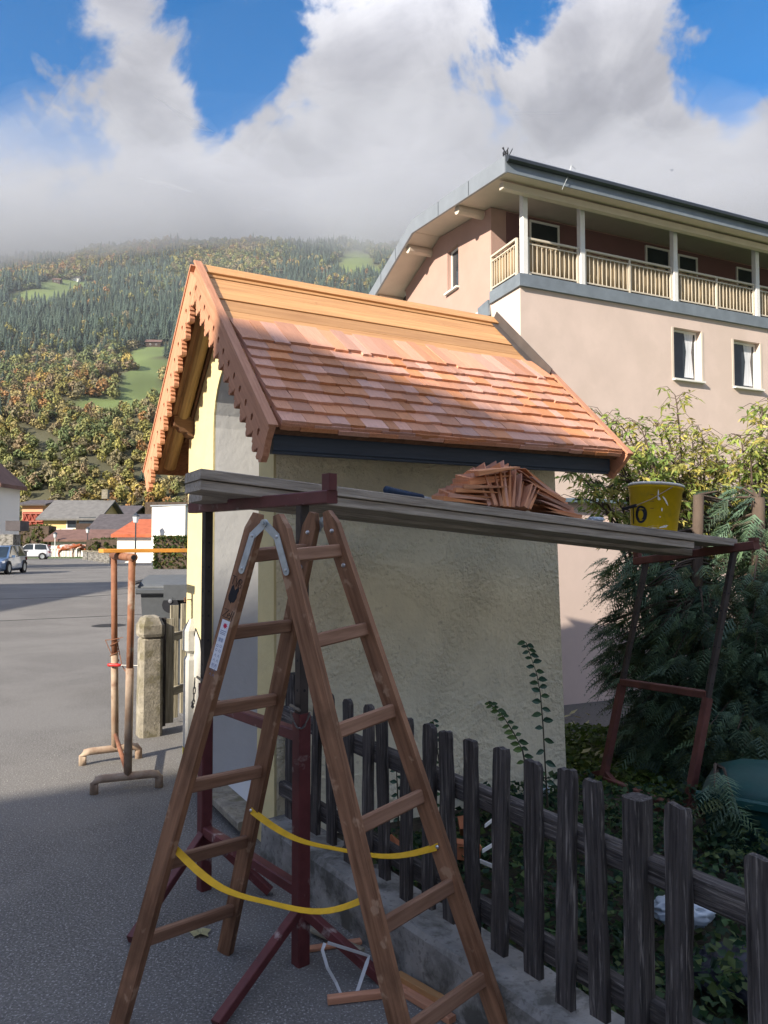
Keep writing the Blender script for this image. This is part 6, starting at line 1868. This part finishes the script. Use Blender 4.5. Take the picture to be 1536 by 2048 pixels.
# ---- dark conifers with hanging sprays and lopped trunks
def conifer(label, base, trunk_top, centres, n, seed, r_tr=.06):
    t = thing('conifer_shrub', base, label, 'conifer', 'dark conifers in the garden')
    rr = np.random.RandomState(seed)
    base = Vector(base); tp = Vector(trunk_top)
    MB().tube([base, base.lerp(tp, .3) + Vector((.02, .01, 0)), base.lerp(tp, .7) - Vector((.015, 0, 0)), tp], [r_tr * 1.25, r_tr, r_tr * .9, r_tr * .85], 12).build('trunk', MT['bark'], t, smooth=True)
    bb = MB(); Vs, Fs, Cs = [], [], []; base_i = 0
    for c, rad, cnt in centres:
        c = Vector(c)
        for _ in range(int(cnt * 1.7)):
            u = rr.randn(3); u /= np.linalg.norm(u); u *= rr.rand() ** .4
            p = c + Vector((u[0] * rad[0], u[1] * rad[1], u[2] * rad[2]))
            root = base.lerp(tp, min(1, max(0.05, (p.z + .2 - base.z) / max(.1, tp.z - base.z))))
            out = (p - root); out.z *= .3
            out = out.normalized() if out.length > .01 else Vector((1, 0, 0))
            if rr.rand() < .10: bb.tube([root, root.lerp(p, .5) + UP * .06, p], [.012, .008, .003], 4)
            # a flat spray: central rachis with paired leaflets
            d = (out + Vector((rr.randn() * .45, rr.randn() * .45, -.25 + rr.randn() * .3))).normalized()
            side = d.cross(UP + Vector((rr.randn() * .5, rr.randn() * .5, 0))).normalized(); nn = side.cross(d)
            L = rr.uniform(.11, .25); K = 11
            col = np.array((.095, .155, .09)) * rr.uniform(.45, 1.5) * (1.0, 1.0, rr.uniform(.8, 1.2))
            if rr.rand() < .12: col = np.array((.10, .13, .045)) * rr.uniform(.7, 1.2)
            for k in range(K):
                s = k / (K - 1); q = p + d * (L * s) - UP * (L * .55 * s * s)
                wl_ = L * .42 * (1 - s * .85) * rr.uniform(.7, 1.15)
                for sg in (-1, 1):
                    e = q + side * sg * wl_ + d * wl_ * .75 - UP * wl_ * .35 + nn * rr.uniform(-.01, .01)
                    w_ = wl_ * .09 + .0016
                    Vs += [tuple(q - d * w_), tuple(q + d * w_), tuple(e)]; Fs.append((base_i, base_i + 1, base_i + 2)); base_i += 3
                    mq = q.lerp(e, .5)
                    for s2 in (-1, 1):
                        e2 = mq + (e - q).normalized() * wl_ * .35 + (d * s2) * wl_ * .30 - UP * wl_ * .12
                        Vs += [tuple(mq - d * w_ * .6), tuple(mq + d * w_ * .6), tuple(e2)]; Fs.append((base_i, base_i + 1, base_i + 2)); base_i += 3; Cs += [col * rr.uniform(.8, 1.25)] * 3
                    Cs += [col] * 3
    bb.build('branch', MT['bark'], t)['kind'] = 'stuff'
    Cc = np.array(Cs)
    o = np_mesh('foliage', np.array(Vs), np.array(Fs), MT['conifer_leaf'], Cc[:len(Vs)], parent=t); o['kind'] = 'stuff'


def cpt(px, py, Y): return at(px, py, Y)


CY = 5.9
conifer('dark feathery conifer behind the red trestle, nearest the shrine', (at(1400, 1500, 5.7).x, 5.7, -.1), at(1397, 990, 5.7),
        [(cpt(1300, 1150, CY), (.38, .4, .24), 110), (cpt(1330, 1260, CY), (.50, .45, .30), 190), (cpt(1290, 1340, CY), (.36, .4, .30), 130), (cpt(1370, 1400, 5.6), (.45, .4, .35), 170),
         (cpt(1330, 1480, 5.6), (.38, .35, .25), 110), (cpt(1430, 1180, CY), (.42, .4, .40), 150), (cpt(1420, 1330, 5.5), (.40, .35, .4), 150), (cpt(1450, 1060, 6.0), (.3, .3, .25), 70), (cpt(1400, 1520, 5.3), (.3, .3, .2), 60)], 0, 31, .045)
conifer('dark conifer at the right edge above the green lidded box', (at(1520, 1500, 5.6).x, 5.55, -.1), at(1517, 995, 5.55),
        [(cpt(1500, 1090, 5.7), (.32, .35, .30), 100), (cpt(1510, 1220, 5.5), (.36, .35, .36), 150), (cpt(1520, 1350, 5.3), (.42, .35, .36), 170), (cpt(1500, 1460, 5.1), (.36, .35, .25), 120), (cpt(1570, 1300, 5.4), (.4, .4, .6), 170), (cpt(1480, 1010, 5.8), (.25, .3, .16), 45)], 0, 32, .05)
# one spray hanging in front of the box lid
conifer('single drooping conifer bough in front of the green box', (at(1440, 1530, 4.25).x, 4.3, .05), at(1432, 1530, 4.3), [(cpt(1440, 1590, 4.0), (.07, .07, .16), 12), (cpt(1460, 1650, 3.95), (.05, .05, .10), 8)], 0, 33, .012)


# ---- leafy shoots in front of the shrine wall
def shoot(label, pts, n, lsize, col, seed):
    t = thing('leafy_shoot', pts[0], label, 'plant', 'leafy shoots by the shrine wall')
    rr = random.Random(seed); pts = [Vector(p) for p in pts]
    MB().tube(pts, [max(.0022, .005 * (1 - k / len(pts))) for k in range(len(pts))], 6).build('stem', MT['stemgreen'], t)
    seg = len(pts) - 1
    for k in range(n):
        u = .12 + .88 * k / (n - 1); f = u * seg; i = min(seg - 1, int(f)); p = pts[i].lerp(pts[i + 1], f - i)
        sg = 1 if k % 2 else -1
        d = Vector((sg * rr.uniform(.7, 1), rr.uniform(-.7, .3), rr.uniform(-.05, .5))).normalized()
        s = lsize * rr.uniform(.75, 1.2) * (1 - .35 * u)
        nn = Vector((rr.uniform(-.4, .4), -1, rr.uniform(.0, .7))); side = nn.cross(d).normalized(); nn = d.cross(side)
        outl = [(0, 0), (.25, .20), (.5, .27), (.75, .19), (1, 0), (.75, -.19), (.5, -.27), (.25, -.20)]
        vs = [p + d * (x * s) + side * (y * s) + nn * (abs(y) * s * .35) - UP * (x * x * s * .25) for x, y in outl]; vs.append(p + d * s * .5 - UP * .06 * s)
        b = MB().add(vs, [(j, (j + 1) % 8, 8) for j in range(8)])
        b.build('leaf', col[k % len(col)], t)


LM = [mat('dark_green_leaf', (.030, .075, .042), .45, .2, 20, bump=0, trans=.15, spec=.4), mat('mid_green_leaf', (.05, .10, .04), .5, .2, 20, bump=0, trans=.2), mat('fresh_green_leaf', (.10, .16, .04), .5, .2, 20, bump=0, trans=.25)]
shoot('tall thin dark shoot with round leaves before the shrine wall', [at(1096, 1615, 4.0), at(1092, 1560, 4.0), at(1086, 1450, 4.02), at(1081, 1390, 4.04), at(1074, 1350, 4.05), at(1060, 1308, 4.05), at(1052, 1285, 4.06)], 27, .066, [LM[0], LM[0], LM[1]], 1)
shoot('shorter leaning green shoot left of the tall dark shoot', [at(1056, 1560, 3.9), at(1045, 1500, 3.9), at(1030, 1470, 3.92), at(1008, 1435, 3.94), at(992, 1418, 3.96), at(975, 1405, 3.97)], 24, .055, [LM[2], LM[1]], 2)
shoot('small leafy shoot rising behind the middle pickets', [at(880, 1640, 3.75), at(882, 1560, 3.75), at(874, 1490, 3.76), at(866, 1440, 3.77)], 20, .045, [LM[1], LM[0]], 3)
shoot('low dark shoot behind the fence left of the middle', [at(797, 1660, 3.85), at(796, 1600, 3.85), at(793, 1540, 3.86), at(797, 1500, 3.86)], 14, .045, [LM[0]], 4)

# ---- ground cover behind the fence
def cover(name, label, n, poly, z0, z1, leaf, cols, seed, cat='ground cover'):
    rr = np.random.RandomState(seed); P_ = []
    xs = [p[0] for p in poly]; ys = [p[1] for p in poly]
    while len(P_) < n:
        x, y = rr.uniform(min(xs), max(xs)), rr.uniform(min(ys), max(ys)); ins = False; j = len(poly) - 1
        for i in range(len(poly)):
            if (poly[i][1] > y) != (poly[j][1] > y) and x < (poly[j][0] - poly[i][0]) * (y - poly[i][1]) / (poly[j][1] - poly[i][1]) + poly[i][0]: ins = not ins
            j = i
        if ins:
            hh = fbm(np.array([x * 1.7]), np.array([y * 1.7]), seed)[0]
            P_.append((x, y, z0 + (z1 - z0) * (max(0, hh - .2) * 1.6) * rr.rand() ** .5))
    P_ = np.array(P_); D_ = np.stack([rr.randn(n), rr.randn(n), .2 + .5 * rr.randn(n)], -1)
    Nn = np.tile(np.array([[0, 0, 1.0]]), (n, 1)) + .5 * rr.randn(n, 3)
    L_ = leaf * (.5 + .9 * rr.rand(n)); C = np.array(cols)[rr.randint(0, len(cols), n)] * (.6 + .8 * rr.rand(n, 1))
    V, F, C = leaf_cards(P_, D_, Nn, L_, L_ * .75, C, .2)
    tag(np_mesh(name, V, F, MT['leaf'], C, loc=(P_[0][0], P_[0][1], z0)), label, cat, kind='stuff')


cover('ivy_cover', 'dark ivy and weeds covering the bed behind the fence', 16000, [(-.3, 3.75), (.9, 4.75), (1.5, 4.6), (2.6, 3.9), (3.0, 1.2), (1.5, 1.0)], .05, .36, .042, [(.03, .07, .03), (.05, .10, .035), (.02, .05, .03), (.09, .13, .04)], 5)
cover('moss_grass', 'short mossy grass beyond the shrine corner', 9000, [(1.15, 5.0), (1.3, 6.7), (3.2, 6.6), (3.0, 4.6)], .0, .10, .05, [(.08, .13, .02), (.12, .16, .03), (.06, .10, .02)], 6, 'grass')
for k in range(16):
    rr = random.Random(k + 90)
    q = gp(rr.uniform(1112, 1240), rr.uniform(1424, 1490), -.235) if k < 11 else gp(rr.uniform(1110, 1200), rr.uniform(1500, 1540), .06)
    d = Vector((rr.uniform(-1, 1), rr.uniform(-.5, .5), .1)).normalized(); s = rr.uniform(.07, .13); sd = Vector((-d.y, d.x, .2)).normalized()
    vs = [q, q + d * s * .4 + sd * s * .22 + UP * .01, q + d * s + UP * .02, q + d * s * .5 - sd * s * .2 + UP * .008, q + d * s * .5 + UP * -.0 + UP * .002]
    ob = MB().add([v + UP * .006 for v in vs], [(0, 1, 4), (1, 2, 4), (2, 3, 4), (3, 0, 4)]).build('fallen_leaf', MT['dryleaf'] if 'dryleaf' in MT else MT.setdefault('dryleaf', mat('pale_dry_leaf', (.42, .38, .20), .7, .2, 20, bump=0, trans=.2)), None, q)
    tag(ob, 'pale dry leaf fallen on the path behind the shrine', 'leaf', 'fallen leaves behind the shrine')

# ------------------------------------------------------------------ green lidded box, debris
MT['teal'] = mat('dark_teal_plastic', (.012, .060, .055), .5, .2, 5, bump=.3, bscale=6, bdist=.02, patch=.3, pcol=(.04, .09, .09), pscale=4)
bx = thing('garden_box', (2.1, 3.6, .05), 'dark teal plastic garden box with a bulging lid at the right edge', 'box')
c0 = at(1395, 1562, 4.05); e1 = at(1560, 1655, 3.3); 
q = Vector((c0.x, c0.y, 0)); ud = Vector((.80, -.60, 0)).normalized(); vd = Vector((.60, .80, 0))
zl = c0.z - .06
vs, fs = [], []; nu, nv_ = 10, 10
for i in range(nu + 1):
    for j in range(nv_ + 1):
        u, v = i / nu, j / nv_
        bul = .13 * (sin(pi * min(1, max(0, u * .5 + .25))) * sin(pi * (v * .8 + .1))) + .015 * sin(7 * u + 3 * v)
        edge_ = .05 * ((abs(u - .5) * 2) ** 6 + (abs(v - .5) * 2) ** 6)
        vs.append(q + ud * (u * 1.15) + vd * (v * .72) + UP * (zl + bul - edge_))
for i in range(nu):
    for j in range(nv_): fs.append((i * (nv_ + 1) + j, (i + 1) * (nv_ + 1) + j, (i + 1) * (nv_ + 1) + j + 1, i * (nv_ + 1) + j + 1))
ld = MB().add(vs, fs).build('lid', MT['teal'], bx, smooth=True); ld.modifiers.new('s', 'SOLIDIFY').thickness = .03
B2 = lambda u, v, z: q + ud * u + vd * v + UP * z
b = MB(); b.add([B2(.04, .04, .03), B2(1.10, .04, .03), B2(1.10, .68, .03), B2(.04, .68, .03), B2(.02, .02, zl + .01), B2(1.13, .02, zl + .01), B2(1.13, .7, zl + .01), B2(.02, .7, zl + .01)], [(3, 2, 1, 0), (4, 5, 6, 7), (0, 1, 5, 4), (1, 2, 6, 5), (2, 3, 7, 6), (3, 0, 4, 7)]); b.build('body', MT['teal'], bx)
MB().bar(B2(-.005, -.005, zl - .012), B2(1.15, -.005, zl - .012), .03, .05, ch=.008).build('rim', MT['teal'], bx)
# crumpled plastic sheet
rr = np.random.RandomState(8)


def crumple(name, label, c, r, m, seed, flat=.6, cat='plastic'):
    bm = bmesh.new(); bmesh.ops.create_icosphere(bm, subdivisions=4, radius=1)
    rr = random.Random(seed)
    ph = [(rr.uniform(3, 11), rr.uniform(0, 6), Vector((rr.gauss(0, 1), rr.gauss(0, 1), rr.gauss(0, 1))).normalized()) for _ in range(9)]
    for v in bm.verts:
        k = sum(abs(math.sin(f * v.co.dot(d) + p_)) for f, p_, d in ph) / 9
        v.co = v.co * (.55 + .75 * k); v.co = Vector((v.co.x * r[0], v.co.y * r[1], v.co.z * r[2]))
    me = bpy.data.meshes.new(name); bm.to_mesh(me); bm.free(); me.materials.append(m)
    me.polygons.foreach_set('use_smooth', [True] * len(me.polygons))
    o = put(name, me, None, c); return tag(o, label, cat)


MT['clearplastic'] = mat('milky_plastic', (.50, .56, .62), .25, .1, 8, bump=.2, bscale=30, spec=.6, trans=.3)
crumple('plastic_sheet', 'crumpled milky plastic sheet among the weeds behind the fence', gp(1365, 1822, .22), (.11, .08, .05), MT['clearplastic'], 3)
MT['navy'] = mat('navy_tarpaulin', (.02, .022, .035), .5, .2, 6, bump=.3, bscale=8, bdist=.02)
crumple('tarpaulin', 'dark navy tarpaulin bundle low at the right edge', gp(1500, 1950, .12), (.20, .14, .07), MT['navy'], 5, cat='tarpaulin')
crumple('plastic_scrap', 'scrap of clear wrapping beside the shingle heap on the plank', on_plank(2.14, .05, .012), (.045, .03, .014), MT['clearplastic'], 6)
crumple('plastic_scrap', 'white scrap at the foot of the tall dark shoot', gp(1090, 1582, .20), (.025, .02, .03), MT['clearplastic'], 7)
MT['terracotta'] = mat('terracotta', (.36, .13, .06), .85, .2, 10, bump=.3)
for k, (px, py, a, lab) in enumerate(((932, 1650, 1.4, 'broken orange brick standing behind the middle pickets'), (930, 1700, .2, 'broken orange brick lying behind the middle pickets'), (790, 1700, .9, 'orange tile shard behind the left pickets'))):
    q = gp(px, py, .22); b = MB().box(q, (.13, .06, .07), Matrix.Rotation(a, 3, 'Y') @ Matrix.Rotation(a * .7, 3, 'Z')); tag(b.build('brick_piece', MT['terracotta'], None, q), lab, 'brick')
for k, (px, py, qx, qy, lab) in enumerate(((985, 1640, 970, 1652, 'short white plastic strip behind the fence, highest of three'), (985, 1690, 965, 1702, 'short white plastic strip behind the fence, middle of three'), (992, 1735, 960, 1722, 'short white plastic strip behind the fence, lowest of three'))):
    p0, p1 = gp(px, py, .3), gp(qx, qy, .3); tag(MB().bar(p0, p1, .004, .016).build('plastic_strip', MT['winframe'], None, p0), lab, 'strip')

# ------------------------------------------------------------------ offcuts and strapping on the asphalt
def offcut(label, p, q, w, h, m, z=0.0):
    a_, c_ = gp(*p, z), gp(*q, z)
    tag(board('wood_offcut', a_ + UP * (h / 2 + .002), c_ + UP * (h / 2 + .002), w, h, m, None, ch=.002), label, 'offcut', 'wood offcuts on the asphalt')


offcut('reddish offcut lying crosswise under the strapping loop', (655, 2008), (810, 1990), .028, .024, MT['larch'])
offcut('reddish offcut tucked beneath the trestle foot', (618, 1902), (722, 1886), .035, .012, MT['larch'])
offcut('pale brown offcut slanting behind the trestle foot', (622, 1862), (724, 1906), .035, .012, MT['oldpicket'], .013)
offcut('reddish batten beside the plinth below the pale batten', (795, 1982), (905, 2048), .035, .022, MT['larch'])
offcut('pale square batten lying beside the plinth', (796, 1962), (900, 2022), .032, .03, MT['spruce'], .012)
MT['bandmat'] = mat('white_strapping', (.58, .60, .62), .5, .05, 10, bump=0)
pts = [gp(650, 1886, .16), gp(645, 1900, .14), gp(655, 1935, .09), gp(672, 1965, .04), gp(684, 1992, .012), gp(700, 1996, .006), gp(712, 1990, .012), gp(722, 1960, .05), gp(734, 1925, .10), gp(738, 1912, .12), gp(722, 1906, .13), gp(690, 1896, .15), gp(655, 1885, .165)]
b = MB(); vs, fs = [], []
for k, p in enumerate(pts):
    d = pts[min(k + 1, len(pts) - 1)] - pts[max(0, k - 1)]; s_ = d.cross(Vector((.3, 1, .2))).normalized() * .0065
    vs += [p - s_, p + s_]
    if k: fs.append((2 * k - 2, 2 * k - 1, 2 * k + 1, 2 * k))
o = b.add(vs, fs).build('strapping_band', MT['bandmat'], None, pts[4]); o.modifiers.new('s', 'SOLIDIFY').thickness = .0012
tag(o, 'white plastic strapping band sprung open in a loop on the asphalt', 'strap')
for k, (px, py, s, lab) in enumerate(((400, 1868, .05, 'pale yellow leaf lying on the asphalt under the ladder'), (480, 1682, .03, 'small dry leaf by the shrine threshold'))):
    q = gp(px, py, .004); ob = MB()
    pts_ = [q + Vector((s * cos(t) * (1 if i % 2 else .62), s * .8 * sin(t) * (1 if i % 2 else .62), .002 + .006 * (i % 3))) for i, t in enumerate(np.linspace(0, 2 * pi, 11)[:-1])]
    ob.add(pts_ + [q + UP * .002], [(i, (i + 1) % 10, 10) for i in range(10)]); tag(ob.build('fallen_leaf', MT['dryleaf'], None, q), lab, 'leaf')

# loose grit on the asphalt in the foreground
rr = np.random.RandomState(77); n = 2600
Pg = []
while len(Pg) < n:
    y = 2.1 + 5.5 * rr.rand() ** 1.4; x = -2.6 + 3.0 * rr.rand()
    if x < -0.05 - (y - 2.6) * .66 - .06 + .9 * (y < 2.2): Pg.append((x, y, .001))
Pg = np.array(Pg); tet = np.array([(-1, -.6, 0), (1, -.5, 0), (.1, 1, 0), (0, .1, 1.1)])
sc_ = (.0016 + .0035 * rr.rand(n) ** 3)[:, None, None]; an = rr.rand(n) * 6.28
ro = np.stack([np.stack([np.cos(an), -np.sin(an), an * 0], -1), np.stack([np.sin(an), np.cos(an), an * 0], -1), np.stack([an * 0, an * 0, an * 0 + 1], -1)], 1)
V = (np.einsum('nij,kj->nki', ro, tet) * sc_ + Pg[:, None, :]).reshape(-1, 3)
F = (np.arange(n)[:, None, None] * 4 + np.array([[0, 1, 3], [1, 2, 3], [2, 0, 3]])[None]).reshape(-1, 3)
tag(np_mesh('grit', V, F, mat('grit', (.30, .29, .27), .9, .4, 60, bump=0), loc=(-.8, 3, 0)), 'loose grit scattered on the asphalt', 'grit', kind='stuff')
